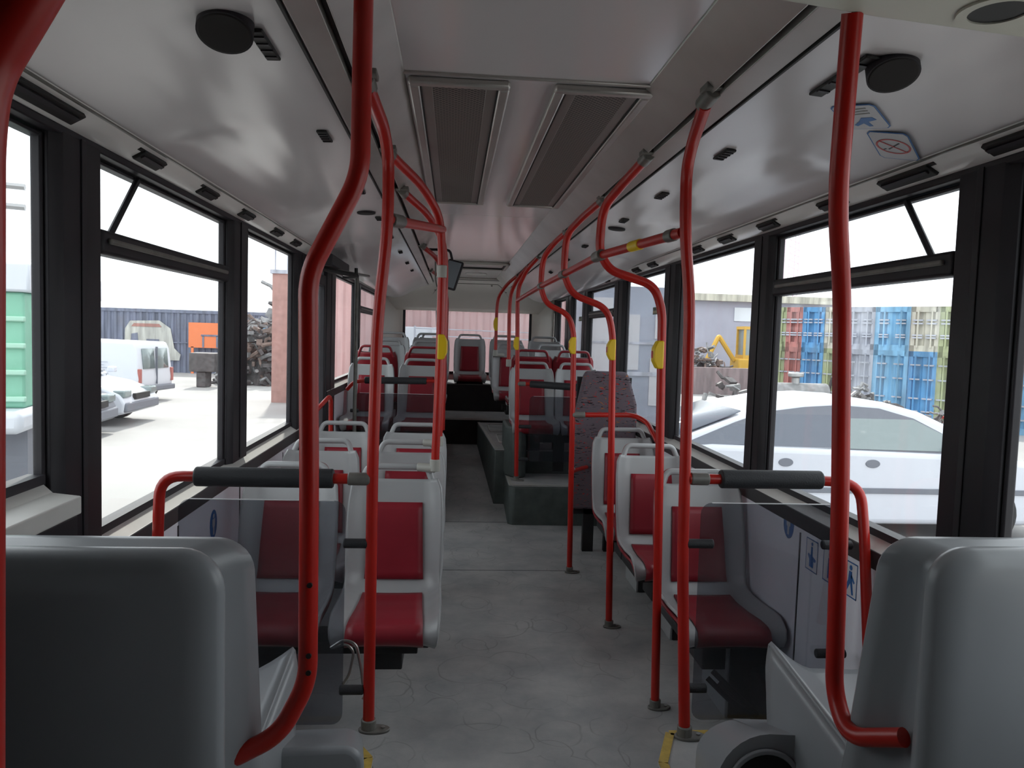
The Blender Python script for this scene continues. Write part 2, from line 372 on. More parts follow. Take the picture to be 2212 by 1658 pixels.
# light strips (pale diffuser strip) with black slots, coves
def cove_z(x, y):
    X = [.53, .66, .80, .92, 1.0, 1.06, 1.10]; Z = [2.197, 2.192, 2.180, 2.160, 2.140, 2.120, 2.103]
    z = float(np.interp(abs(x), X, Z))
    k = max(0, min(1, (abs(x) - .72) / .25)); k = k * k * (3 - 2 * k); q = max(0, min(1, (1.11 - abs(x)) / .09)); k *= q * q * (3 - 2 * q)
    ph = 1 / (1 + math.exp(-26 * (math.cos((y - .28) * 2 * math.pi / 2.9) * .5 + .05)))
    B = max(0, min(1, (y - 4.9) / 2.2)); B = B * B * (3 - 2 * B); t = max(0, min(1, (abs(x) - .56) / .60))
    z -= .13 * B * math.sin(math.pi * t ** 1.5)
    return z + .018 * k * (ph if y < 7 else 0)
for s, nm in ((-1, 'left'), (1, 'right')):
    b = MB(); y0, y1 = 1.30, 10.25
    b.grid(lambda a, t: (s * (.53 + (1.10 - .53) * a), y0 + (y1 - y0) * t, cove_z(.53 + (1.10 - .53) * a, y0 + (y1 - y0) * t)), 26, 300)
    b.grid(lambda a, t: (s * (.53 + (1.10 - .53) * a), y0 + (y1 - y0) * t, cove_z(.53 + (1.10 - .53) * a, y0 + (y1 - y0) * t) + .012), 12, 150)
    o = struct(b.build('trim_%d' % tn, M['cove'], ang=80), 'curved pale grey cove panel above the %s windows' % nm); tn += 1
    b = MB(); b.prism([(s * 1.09, 2.125), (s * 1.097, 2.099), (s * 1.125, 2.081), (s * 1.165, 2.058), (s * 1.19, 2.054), (s * 1.19, 2.125)], 'y', .1, 10.25)
    g = MB(); g.box(*sorted((s * 1.094, s * 1.101)), 1.3, 10.2, 2.096, 2.101); struct(g.build('trim_%d' % (tn + 60), M['greyjoint']), 'dark seam line under the cove, %s side' % nm)
    struct(b.build('trim_%d' % tn, M['lamp'], bevel=.004), 'glossy white diffuser strip above the %s windows' % nm); tn += 1
    # aluminium duct between cove and ceiling
    b = MB(); b.prism([(s * .345, 2.297), (s * .36, 2.285), (s * .45, 2.205), (s * .452, 2.225), (s * .40, 2.33), (s * .345, 2.33)], 'y', YF, 9.9)
    D_ = struct(b.build('trim_%d' % tn, M['alu'], bevel=.003), 'long metal duct beside the ceiling, %s side' % nm); tn += 1
    b = MB(); b.prism([(s * .468, 2.203), (s * .528, 2.192), (s * .53, 2.21), (s * .468, 2.225)], 'y', YF, 9.9); b.build('lower_rail', M['alu'], D_, bevel=.002)
    b = MB(); b.box(*sorted((s * .43, s * .54)), YF, 9.9, 2.226, 2.25); b.build('slot_lining', M['black'], D_)
    b = MB(); b.box(*sorted((s * .532, s * .538)), YF, 9.9, 2.188, 2.2); b.build('dark_gap', M['black'], D_)

# flat ceiling with seams
b = MB(); b.box(-.352, .352, YF, 4.70, 2.30, 2.34); b.box(-.352, .352, 4.708, 7.44, 2.30, 2.34); b.box(-.352, .352, 7.448, 9.98, 2.30, 2.34)
CE = struct(b.build('ceiling', M['ceil']), 'flat pale grey bus ceiling')
b = MB(); b.box(-.352, .352, 4.70, 4.708, 2.302, 2.33); b.box(-.352, .352, 7.44, 7.448, 2.302, 2.33); b.build('ceiling_seam', mat('brown_gap', (.10, .05, .035), .7), CE)
# roof skin and outer shell (keeps sunlight out)
b = MB()
b.prism([(-1.30, 2.06), (-1.30, 2.20), (-1.1, 2.42), (-.6, 2.52), (.6, 2.52), (1.1, 2.42), (1.30, 2.20), (1.30, 2.06), (1.262, 2.06), (1.262, 2.18), (1.08, 2.38), (.6, 2.48), (-.6, 2.48), (-1.08, 2.38), (-1.262, 2.18), (-1.262, 2.06)], 'y', YF - .08, YR + .1)
struct(b.build('roof', M['ledge']), 'outer roof of the bus')

# front soffit, transverse, close to the camera
for s, nm in ((-1, 'left'), (1, 'right')):
    b = MB()
    if s > 0: b.prism([(.30, .2), (.30, 1.30), (.55, 1.35), (1.17, 1.44), (1.17, .2)], 'z', 2.165, 2.24)
    else: b.prism([(-.58, .2), (-.58, 1.42), (-1.17, 1.50), (-1.17, .2)], 'z', 2.165, 2.24)
    o = struct(b.build('trim_%d' % tn, M['soffit'] if s > 0 else M['cove'], bevel=.01), 'overhead panel across the front of the bus, %s side' % nm); tn += 1
    if s > 0:
        g = MB(); g.ring((.735, 1.285, 2.166), (0, 0, -1), .048, .066, .006); g.build('hole_rim', M['soffit'], o)
        g = MB(); g.disc((.735, 1.285, 2.166), (0, 0, -1), .050, .003); g.build('hole', M['black'], o)

# rear end: sloped dome panel, rear wall, window, corner pillars
b = MB()
b.grid(lambda a, t: (1.15 * (2 * a - 1), 9.95 + .62 * t, (2.30 if abs(2 * a - 1) < .45 else 2.30 - .20 * ((abs(2 * a - 1) - .45) / .55)) * (1 - t) + 1.885 * t + .10 * math.sin(math.pi * t)), 30, 14)
WB = struct(b.build('wall_back', M['rear'], solid=.02, ang=60), 'moulded cream rear dome of the bus above the rear window')
def dome_z(x, y):
    t = (y - 9.95) / .62; a = abs(x) / 1.15
    return (2.30 if a < .45 else 2.30 - .20 * (a - .45) / .55) * (1 - t) + 1.885 * t + .10 * math.sin(math.pi * t)
b = MB()
def dl(p, q, k=10):
    pts = [(p[0] + (q[0] - p[0]) * i / k, p[1] + (q[1] - p[1]) * i / k) for i in range(k + 1)]
    b.tube([(x, y, dome_z(x, y) - .022) for x, y in pts], .005, 6)
dl((-.33, 10.14), (.38, 10.14)); dl((.38, 10.14), (.58, 10.42)); dl((-.33, 10.14), (-.53, 10.42)); dl((-.5, 9.99), (.5, 9.99)); dl((.5, 9.99), (.85, 10.3)); dl((-.5, 9.99), (-.85, 10.3))
b.build('hatch_outline', M['greyjoint'], WB)
b = MB()
for x, y in ((.30, 10.18), (.50, 10.30), (-.25, 10.18), (-.45, 10.30)): b.disc((x, y, dome_z(x, y) - .02), (0, -.4, -1), .012, .008)
b.build('hatch_screw', M['greyjoint'], WB)
b = MB(); b.box(-1.3, 1.3, YR, YR + .08, -.3, 1.03); b.box(-1.3, -.88, YR, YR + .08, 1.03, 2.2); b.box(.88, 1.3, YR, YR + .08, 1.03, 2.2); b.box(-1.3, 1.3, YR, YR + .08, 1.885, 2.2)
struct(b.build('wall_rear', M['rear'], bevel=.01), 'cream rear wall of the bus around the rear window')
b = MB(); b.box(-.88, .88, YR + .03, YR + .035, 1.03, 1.885); o = struct(b.build('window_14', M['dusty']), 'wide rear window')
b = MB(); b.box(-.90, -.86, YR - .01, YR + .02, 1.03, 1.89); b.box(.86, .90, YR - .01, YR + .02, 1.03, 1.89); b.box(-.9, .9, YR - .01, YR + .02, 1.0, 1.04); b.box(-.9, .9, YR - .004, YR + .02, 1.882, 1.893); b.build('window_frame', M['frame'], o)
for s, nm in ((-1, 'left'), (1, 'right')):
    b = MB(); b.grid(lambda a, t: (s * (1.165 - .27 * a), 10.28 + .33 * math.sin(a * math.pi / 2), 1.02 + 1.1 * t), 10, 6)
    struct(b.build('trim_%d' % tn, M['rear'], solid=.012), 'cream rear corner pillar, %s side' % nm); tn += 1

# ---- raised decks
def deck(name, poly, z0, z1, label, edge=None):
    b = MB(); b.prism(poly, 'z', z0, z1 - .012); D = struct(b.build(name, M['riser'], bevel=.012), label)
    b = MB(); b.prism(poly, 'z', z1 - .012, z1); b.build('top_covering', M['floor'], D, bevel=.003)
    if edge:
        b = MB()
        for p, q in edge:
            p = Vector((*p, z1 + .001)); q = Vector((*q, z1 + .001)); d = (q - p).normalized(); nn = Vector((-d.y, d.x, 0)) * .014
            b.add([p - nn, q - nn, q + nn, p + nn, p - nn + Vector((0, 0, .003)), q - nn + Vector((0, 0, .003)), q + nn + Vector((0, 0, .003)), p + nn + Vector((0, 0, .003))],
                  [(3, 2, 1, 0), (4, 5, 6, 7), (0, 1, 5, 4), (1, 2, 6, 5), (2, 3, 7, 6), (3, 0, 4, 7)])
        b.build('edge_strip', M['yellowstrip'] if name == 'floor_platform' else M['palejoint'], D)
    return D
deck('floor_platform', [(-.395, .1), (-.395, 2.20), (-.47, 2.33), (-FW, 2.33), (-FW, .1)], 0, .31, 'raised platform with yellow edging beside the front of the aisle, left', [((-.41, .3), (-.41, 2.2)), ((-.41, 2.2), (-.48, 2.315)), ((-.48, 2.315), (-FW, 2.315))])
deck('floor_platform', [(.455, .1), (.455, 2.16), (.53, 2.34), (FW, 2.34), (FW, .1)], 0, .31, 'raised platform with yellow edging beside the front of the aisle, right', [((.47, .3), (.47, 2.155)), ((.47, 2.155), (.54, 2.325)), ((.54, 2.325), (FW, 2.325))])
PD = deck('floor_podium', [(.30, 6.24), (.34, 6.20), (FW, 6.20), (FW, 7.0), (.30, 7.0)], -.02, .335, 'dark green podium under the middle seats, right of the aisle', [((.315, 6.21), (FW, 6.215)), ((.315, 6.21), (.315, 6.95))])
deck('floor_deck', [(.205, 6.75), (FW, 6.75), (FW, 8.85), (.11, 8.85)], 0, .55, 'raised deck with floor hatches on the right of the rear aisle', [((.22, 6.77), (.125, 8.8))])
deck('floor_podium', [(-.30, 6.20), (-FW, 6.20), (-FW, 8.85), (-.27, 8.85)], 0, .40, 'raised deck under the seats on the left of the rear aisle')
b = MB(); b.box(-FW, FW, 8.77, YR, .1, .58); D = struct(b.build('floor_step', M['darkbox']), 'high rear step across the bus')
b = MB(); b.box(-FW, FW, 8.775, 9.62, .58, .592); b.build('tread', M['floor'], D)
b = MB(); b.box(-FW, FW, 8.765, 8.785, .575, .596); b.build('nosing', M['ledge'], D)
b = MB(); b.box(-FW, FW, 9.62, YR, .59, .93); D = struct(b.build('floor_bench', M['darkbox']), 'dark box under the rear bench')
b = MB(); b.box(-FW, FW, 9.615, 9.63, .925, .935); b.build('metal_edge', M['greyjoint'], D)
# floor hatches on the right deck
for i, (y0, y1, x0) in enumerate(((7.15, 7.75, .27), (7.95, 8.6, .22))):
    b = MB(); pts = [(x0, y0), (x0 + .42, y0), (x0 + .42, y1), (x0, y1), (x0, y0), (x0 + .42, y0)]
    b.tube([(x, y, .554) for x, y in pts], .006, 6, .08)
    o = b.build('floor_hatch', M['ledge'], None)
    tag(o, ('nearer' if i == 0 else 'farther') + ' floor hatch outline on the raised deck right of the rear aisle', 'floor hatch', 'floor hatches on the right deck')
# rounded side panel beside the right podium seats
b = MB(); b.prism([(.29, 6.62), (.29, 7.1), (.47, 7.1), (.47, 6.55), (.42, 6.50), (.35, 6.52)], 'z', .335, .78)
tag(b.build('side_panel', M['riser'], bevel=.02), 'dark rounded upright panel at the aisle end of the right podium seats', 'panel')

# ================================================================ seats
PROF = [(-.565, .375), (-.588, .395), (-.590, .418), (-.57, .436), (-.50, .440), (-.38, .432), (-.26, .430), (-.185, .440), (-.145, .468), (-.122, .515),
        (-.105, .60), (-.085, .70), (-.06, .80), (-.035, .875), (-.023, .915), (-.010, .955), (-.001, .980), (.012, .986)]
WID = [.195, .203, .207, .210, .210, .210, .208, .206, .205, .205, .207, .208, .206, .198, .180, .166, .158, .156]
_pl = [0]
for i in range(1, len(PROF)): _pl.append(_pl[-1] + math.dist(PROF[i], PROF[i - 1]))
def prof(t):
    y = np.interp(t, _pl, [p[0] for p in PROF]); z = np.interp(t, _pl, [p[1] for p in PROF]); wd = np.interp(t, _pl, WID)
    y2 = np.interp(t + .006, _pl, [p[0] for p in PROF]); z2 = np.interp(t + .006, _pl, [p[1] for p in PROF])
    y1 = np.interp(t - .006, _pl, [p[0] for p in PROF]); z1 = np.interp(t - .006, _pl, [p[1] for p in PROF])
    d = Vector((0, y2 - y1, z2 - z1)).normalized(); nn = Vector((0, -d.z, d.y))   # towards the sitter
    return float(y), float(z), float(wd), nn
def ssurf(t, xx, off=0, wing=1):
    y, z, wd, nn = prof(t); uu = abs(xx) / wd
    k = max(0, (uu - .62) / .38) ** 2
    amp = .040 * wing * min(1, max(0, (.99 - z) / .1)) * min(1, max(0.25, (t - .02) / .1))
    dip = -.008 * (1 - min(1, uu) ** 2)
    return Vector((xx, y, z)) + nn * (k * amp + dip + off)
ts = sorted(set([round(x, 4) for x in list(np.linspace(0, _pl[-1], 44))] + [_pl[14], _pl[15]]))
ts = [t for i, t in enumerate(ts) if not (t not in (_pl[14], _pl[15]) and (abs(t - _pl[14]) < .006 or abs(t - _pl[15]) < .006))]
us = [-1, -.97, -.9, -.82, -.72, -.55, -.3, 0, .3, .55, .72, .82, .9, .97, 1]
def shell_mb(off, wing, ws=1.0, tmin=0):
    b = MB(); T = [t for t in ts if t <= _pl[14]]; i0, i1 = 999, 999
    vs = [ssurf(t, uu * prof(t)[2] * ws, off, wing) for t in T for uu in us]; nu = len(us)
    fs = [(j * nu + i, j * nu + i + 1, (j + 1) * nu + i + 1, (j + 1) * nu + i) for j in range(len(T) - 1) for i in range(nu - 1)
          if not (i0 <= j < i1 and 4 <= i < nu - 5)]
    return b.add(vs, fs)
def make_seat():
    R = thing('bus_seat')
    shell_mb(0, 1).build('front_shell', M['seat'], R, solid=.012, ang=60, off=0)
    shell_mb(-.020, .85, .985).build('back_shell', M['redshell'], R, solid=.014, ang=60, off=0)
    for nm_, dy, mm in (('handle', 0, 'seat'), ('back_handle', .022, 'redshell')):
        b = MB(); b.tube([(-.168, -.034 + dy, .868), (-.158, -.028 + dy, .90), (-.132, -.004 + dy, .968), (.132, -.004 + dy, .968), (.158, -.028 + dy, .90), (.168, -.034 + dy, .868)], .0145 if dy == 0 else .011, 12, .03); b.build(nm_, M[mm], R, ang=60)
    ta = np.interp(.49, [p[1] for p in PROF][8:], _pl[8:]); tb = np.interp(.815, [p[1] for p in PROF][8:], _pl[8:])
    b = MB(); b.grid(lambda a, t: ssurf(ta + (tb - ta) * t, (2 * a - 1) * (.128 - .012 * t), .0125), 8, 10); b.build('back_pad', M['pad'], R, solid=.006, ang=60, off=0)
    tc_ = _pl[7]
    b = MB(); b.grid(lambda a, t: ssurf(.004 + (tc_ - .004) * t, (2 * a - 1) * (.150 - .022 * t), .0125), 8, 22); b.build('seat_pad', M['pad'], R, solid=.006, ang=60, off=0)
    b = MB(); b.box(-.17, .17, -.53, -.14, .345, .385); b.box(-.06, .06, -.40, -.20, .20, .35)
    b.build('mounting_bracket', M['darkbox'], R, bevel=.006)
    return R
seat0 = make_seat(); used = [False]
def place_seat(x, y, z, rz, label, group, s=1.0):
    o = copy_tree(seat0) if used[0] else seat0
    used[0] = True
    o.location = (x, y, z); o.rotation_euler = (0, 0, rz); o.scale = (s, s, s); tag(o, label, 'seat', group); return o
rows = [(3.44, 'front'), (4.20, 'second'), (5.01, 'third')]
for y, nm in rows:
    place_seat(-.425, y, 0, 0, 'grey and red seat, %s row left of the aisle, next to the aisle' % nm, 'left seats on the low floor')
    place_seat(-.885, y, 0, 0, 'grey and red seat, %s row left of the aisle, beside the window' % nm, 'left seats on the low floor')
for y, nm in ((3.43, 'nearest, behind the right padded bar'), (4.24, 'middle one'), (4.98, 'farthest, before the patterned board')):
    place_seat(.945, y, 0, 0, 'single grey and red plastic seat along the right wall, ' + nm, 'single seats along the right wall')
G = 'grey seats facing the front on the middle podiums'
for x, nm in ((-.475, 'left podium, next to the aisle'), (-.93, 'left podium, beside the window'), (.545, 'right podium, next to the aisle'), (.97, 'right podium, beside the wall')):
    place_seat(x, 7.1, .35, 0, 'grey and red seat on the %s, behind the smoked screen' % nm, G)
G = 'red-backed seats turned to the rear'
for x, nm in ((-.455, 'left of the aisle, inner one'), (-.93, 'left of the aisle, by the window'), (.58, 'right of the aisle, inner one'), (1.0 - .01, 'right of the aisle, by the wall')):
    place_seat(x, 7.36, .46, math.pi, 'rear-facing seat showing its red back and red handle, ' + nm, G)
G = 'grey seats of the raised rear rows'
for y, z, rn in ((8.66, .50, 'first raised row'), (9.40, .585, 'second raised row')):
    for x, nm in ((-.48, 'left of the aisle, inner'), (-.93, 'left, by the window'), (.46, 'right of the aisle, inner'), (.93, 'right, by the window')):
        place_seat(x, y, z, 0, 'grey seat in the %s, %s' % (rn, nm), G)
G = 'seats of the rearmost bench row'
for x, nm in ((-.45, 'second from the left'), (.03, 'the middle one facing down the aisle'), (.50, 'second from the right')):
    place_seat(x, 10.24, .585, 0, 'rearmost row seat before the rear window, ' + nm, G)
# cantilever frames under the paired and single seats
for y, nm in rows:
    b = MB(); b.box(-1.165, -.30, y - .36, y - .30, .30, .345); b.box(-1.165, -.30, y - .50, y - .46, .31, .345)
    b.box(-1.165, -1.05, y - .5, y - .2, .05, .33)
    o = b.build('seat_frame', M['darkbox'], None, bevel=.004); tag(o, 'black cantilever frame under the %s row of left seats' % nm, 'seat frame', 'seat frames')
for y, nm in ((3.43, 'nearest'), (4.24, 'middle'), (4.98, 'farthest')):
    b = MB(); b.box(1.0, 1.165, y - .42, y - .12, .0, .345)
    o = b.build('seat_frame', M['darkbox'], None, bevel=.004); tag(o, 'black pedestal under the %s single seat at the right wall' % nm, 'seat frame', 'seat frames')
    b = MB(); b.box(.985, .999, y - .42, y - .12, .0, .33); b.build('pale_edge', M['seat'], o, bevel=.004)
for y, zb, zt, nm in ((7.55, .55, .90, 'rear-facing'), (8.30, .55, .84, 'first raised'), (9.05, .592, .92, 'second raised')):
    for s_, sd in ((-1, 'left'), (1, 'right')):
        zb_ = .40 if s_ < 0 and y < 8.6 else zb
        b = MB(); b.box(*sorted((s_ * .36, s_ * 1.12)), y - .04, y + .04, zt - .09, zt - .03); b.box(*sorted((s_ * .66, s_ * .74)), y - .04, y + .04, zb_, zt - .05)
        o = b.build('seat_frame', M['darkbox'], None); tag(o, 'black frame under the %s seats on the %s of the aisle' % (nm, sd), 'seat frame', 'seat frames')
for s_, nm in ((-1, 'left'), (1, 'right')):
    b = MB(); b.box(*sorted((s_ * 1.09, s_ * 1.168)), 2.36, 5.1 if s_ < 0 else 6.18, 0, .22)
    struct(b.build('baseboard_' + nm, M['darkbox'], bevel=.01), 'black kick panel along the foot of the %s wall' % nm)
for x0, x1, nm in ((.40, 1.16, 'right'), (-1.16, -.32, 'left')):
    b = MB(); b.box(x0, x1, 6.74, 6.82, .62, .70); b.box((x0 + x1) / 2 - .05, (x0 + x1) / 2 + .05, 6.74, 6.84, .36, .66)
    o = b.build('seat_frame', M['darkbox'], None); tag(o, 'black beam carrying the %s podium seats' % nm, 'seat frame', 'seat frames')

# ---- foreground rear-facing shells on the wheel arches
def fore_shell(s, e, label):
    """e: world x distance of the aisle-side edge from the bus axis"""
    R = thing('wheel_arch_seat', (s * e, 1.25, .31), label, 'seat', 'wheel arch seats')
    W = 1.155 - e                                   # local x runs from the aisle edge (0) outwards to W
    def L(x, y, z): return Vector((s * x, y, z))
    def outline(x0, x1, top, bot, rr, k=7):
        pts = [(x0, bot)]
        for ccx, a0 in ((x0 + rr, math.pi), (x1 - rr, math.pi / 2)):
            for q in range(k + 1):
                a = a0 - q / k * math.pi / 2; pts.append((ccx + rr * math.cos(a), top - rr + rr * math.sin(a)))
        pts.append((x1, bot)); return pts
    # (y, inset of the side, top z, corner radius, lean per metre below the top)
    st = [(-.004, .060, .868, .050, .00), (.000, .035, .886, .060, .00), (.010, .010, .897, .068, .00), (.024, .000, .900, .072, .00), (.040, .004, .897, .070, .02),
          (.058, .034, .884, .055, .05), (.080, .050, .874, .050, .10), (.105, .044, .876, .050, .14), (.130, .004, .884, .058, .17), (.150, -.014, .884, .064, .18),
          (.163, -.008, .878, .062, .18), (.168, .006, .866, .058, .18), (.160, .03, .84, .05, .18)]
    rings = []
    for y, ins, top, rr, lean in st:
        rings.append([L(x, y + max(0, .90 - z) * lean, z) for x, z in outline(ins, W - max(0, ins) * .3, top, .02, rr)])
    k = len(rings[0]); vs = [p for rg in rings for p in rg]
    fs = [(i * k + q, i * k + q + 1, (i + 1) * k + q + 1, (i + 1) * k + q) for i in range(len(rings) - 1) for q in range(k - 1)]
    fs += [tuple(range(k))[::-1], tuple((len(rings) - 1) * k + q for q in range(k))]
    b = MB(); b.add(vs, fs); b.build('backrest_shell', M['shell'], R, ang=62)
    # seat pan: top surface with a raised wing at the aisle side, closed by a skirt
    X0 = .02
    def ztop(a, t):
        uu = abs(2 * a - 1)
        return .335 + .075 * max(0, (uu - .5) / .5) ** 1.5 * (.35 + .65 * t) + .02 * t
    def pan(a, t): return L(X0 + (W - X0) * a, .20 + .50 * t + .02 * abs(2 * a - 1), ztop(a, t))
    def front(a, t): return L(X0 + (W - X0) * a, .70 + .02 * abs(2 * a - 1) + .02 * math.sin(t * 1.57) - .12 * t * t, ztop(a, 1) - .40 * t)
    def side(a, t): return L(X0 - .012 * math.sin(min(1, t * 5) * 1.57), .20 + (.52 - .10 * t) * a, ztop(0, a) - .40 * t)
    b = MB(); b.grid(pan, 20, 16); b.grid(front, 20, 8); b.grid(side, 12, 14); b.build('seat_pan', M['shell'], R, solid=.012, ang=50)
    return R
fl_ = fore_shell(-1, .560, 'grey moulded seat seen from behind, standing by the left wall nearest the camera')
fr_ = fore_shell(1, .672, 'grey moulded seat seen from behind, standing by the right wall nearest the camera'); fr_.location.z = .325
# rounded leg covers at the aisle side of these seats
for s_, nm in ((-1, 'left'), (1, 'right')):
    xa, xb = (.485, .80) if s_ > 0 else (.375, .70)
    pts = [(xa, .31)]; rr = .13 if s_ > 0 else .05; zt = .615 if s_ > 0 else .595
    pts += [(xa + rr - rr * math.cos(a), zt - rr + rr * math.sin(a)) for a in [q * math.pi / 16 for q in range(9)]] + [(xb, zt - .01), (xb, .31)]
    vs = [(s_ * x, 1.76, z) for x, z in pts] + [(s_ * (x + (.0 if x > .6 else .03)), 2.00, .31 + (z - .31) * .72) for x, z in pts]; k = len(pts)
    b = MB(); b.add(vs, [tuple(range(k))[::-1], tuple(range(k, 2 * k))] + [(q, (q + 1) % k, k + (q + 1) % k, k + q) for q in range(k)])
    R = thing('leg_cover', (0, 0, 0), 'rounded grey cover on the %s platform beside the nearest seat' % nm + (' with a dark recess' if s_ > 0 else ''), 'cover', 'moulded covers on the platforms')
    b.build('shell', M['shell'], R, bevel=.018, seg=3, ang=50)
    if s_ > 0:
        b = MB(); b.disc((.605, 1.757, .485), (0, -1, 0), .085, .004, 36); b.build('round_recess', M['black'], R)
        b = MB(); b.ring((.605, 1.757, .485), (0, -1, 0), .083, .096, .010); b.build('recess_rim', M['shell'], R, bevel=.003)

# ================================================================ hand rails
RR = .0182
def pole(name, pts, label, group=None, fil=.12, rad=RR, base=None, top=None, button=None, extra=(), material='red'):
    R = thing(name, pts[0], label, 'handrail', group); o0 = Vector(pts[0])
    L = lambda p: Vector(p) - o0
    b = MB(); b.tube([L(p) for p in pts], rad, 16, fil); b.build('tube', M[material], R, ang=50)
    if base is not None:        # oval floor flange
        p = L((base[0], base[1], base[2]))
        b = MB(); b.disc(p + Vector((.018, 0, 0)), (0, 0, 1), .028, .010, rad2=.050, up=(1, 0, 0)); b.tube([p + Vector((0, 0, .008)), p + Vector((0, 0, .04))], .024, 14)
        b.build('base_flange', M['greyjoint'], R, bevel=.003)
        b = MB(); b.disc(p + Vector((.046, .0, .010)), (0, 0, 1), .007, .004, 10); b.build('bolt', M['bolt'], R)
    if top is not None:         # clamp at the duct slot
        p, q = L(top[0]), L(top[1]); b = MB(); b.tube([p, q], rad * 1.22, 14); b.box(q.x - .03, q.x + .03, q.y - .03, q.y + .03, q.z - .004, q.z + .012); b.build('ceiling_clamp', M['greyjoint'], R, bevel=.003)
    if button is not None:
        x, y, z, sd = button[:4]; h = button[4] if len(button) > 4 else .055
        P0 = L((x, y, z)); pts2 = [(sd * .010, -h), (sd * .010, h), (-sd * .018, h), (-sd * .034, h * .45), (-sd * .034, -h * .45), (-sd * .018, -h)]
        b = MB(); b.prism([(P0.x + a, P0.z + c) for a, c in pts2], 'y', P0.y - .024, P0.y + .020); bt = b.build('stop_button', M['yellow'], R, bevel=.006)
        b = MB(); b.box(*sorted((P0.x - sd * .036, P0.x - sd * .032)), P0.y - .012, P0.y + .012, P0.z - .015, P0.z + .015); b.build('push_pad', M['stred'], bt, bevel=.003)
    for nm, a, c, rd, mm in extra:
        b = MB(); b.tube([L(a), L(c)], rd, 16); b.build(nm, M[mm], R, bevel=.003)
    return R
# near left pole with mounting holes
A = pole('handrail_pole', [(-.376, 1.50, 2.33), (-.371, 1.45, 1.864), (-.463, 1.45, 1.680), (-.456, 1.45, 1.30), (-.453, 1.45, .90), (-.505, 1.45, .795), (-.606, 1.45, .742)],
         'thick kinked red pole left of the aisle, curving into the nearest left seat', 'red handrail poles', .042, .0185)
for z in (1.095, .958, .925):
    b = MB(); b.disc(Vector((-.449, 1.45 - .0205, z)) - Vector((-.376, 1.50, 2.33)), (0, 1, 0), .0052, .006, 14)
    b.build('screw_hole', M['black'], A)
# pole right at the left edge of the view
pole('handrail_pole', [(-.300, .50, 2.20), (-.335, .50, 2.00), (-.444, .5, 1.798), (-.484, .5, 1.729), (-.489, .5, 1.69), (-.494, .50, 1.29), (-.500, .50, .9), (-.50, .50, .31)], 'red pole hugging the left edge of the view, bent near the top', 'red handrail poles', .05)
Fp = pole('handrail_pole', [(.503, 1.343, 2.17), (.549, 1.45, 1.86), (.624, 1.55, 1.681), (.647, 1.55, 1.227), (.652, 1.54, .83), (.650, 1.47, .765), (.700, 1.36, .825)],
          'thick red pole right of the aisle, curving into the nearest right seat', 'red handrail poles', .09, .0185)
for (px, tp, by, base, nm, sd, btn) in ():
    pass
B_ = pole('handrail_pole', [(-.425, 2.02, 2.20), (-.408, 2.27, 2.168), (-.400, 2.36, 2.10), (-.398, 2.36, 1.90), (-.424, 2.36, 1.60), (-.430, 2.36, 1.17), (-.427, 2.36, .32)],
          'red pole at the left front seats carrying the padded bar and smoked screen', 'red handrail poles', .09, .0182, base=(-.427, 2.27 + .09, .31), top=((-.425, 2.04, 2.205), (-.425, 1.96, 2.21)))
E_ = pole('handrail_pole', [(.455, 2.0, 2.20), (.505, 2.26, 2.165), (.521, 2.36, 2.11), (.525, 2.36, 1.918), (.551, 2.36, 1.70), (.566, 2.36, .884), (.579, 2.30, .33)],
          'red pole at the right front carrying the padded bar and smoked screen', 'red handrail poles', .09, .0182, base=(.579, 2.30, .31), top=((.455, 2.02, 2.205), (.455, 1.93, 2.215)))
# S-bent stanchions, right of the aisle
G = 'S-bent red stanchions right of the aisle'
pole('stanchion', [(.712, 3.1, 0), (.70, 3.1, .5), (.668, 3.1, 1.70), (.63, 3.1, 1.80), (.44, 3.1, 1.855), (.395, 3.1, 1.93), (.397, 3.08, 2.10), (.44, 2.9, 2.168), (.462, 2.66, 2.205)],
     'S-bent red stanchion right of the aisle, nearest one, with yellow stop button', G, .085, base=(.712, 3.1, 0), top=((.462, 2.69, 2.205), (.462, 2.60, 2.21)), button=(.668, 3.1, 1.515, 1, .058))
pole('stanchion', [(.697, 4.0, 0), (.655, 4.0, 1.60), (.62, 4.0, 1.735), (.43, 4.0, 1.80), (.38, 4.0, 1.90), (.383, 3.98, 2.11), (.43, 3.8, 2.168), (.472, 3.50, 2.205)],
     'S-bent red stanchion right of the aisle, middle one, with yellow stop button', G, .085, base=(.697, 4.0, 0), top=((.472, 3.53, 2.205), (.472, 3.44, 2.21)), button=(.66, 4.0, 1.515, 1, .056))
pole('stanchion', [(.625, 4.95, 0), (.597, 4.95, 1.60), (.56, 4.95, 1.72), (.41, 4.95, 1.785), (.368, 4.95, 1.88), (.374, 4.95, 2.08), (.43, 4.8, 2.168), (.474, 4.62, 2.205)],
     'S-bent red stanchion right of the aisle, farthest one, with yellow stop button', G, .085, base=(.625, 4.95, 0), top=((.474, 4.65, 2.205), (.474, 4.56, 2.21)), button=(.60, 4.95, 1.52, 1, .056))
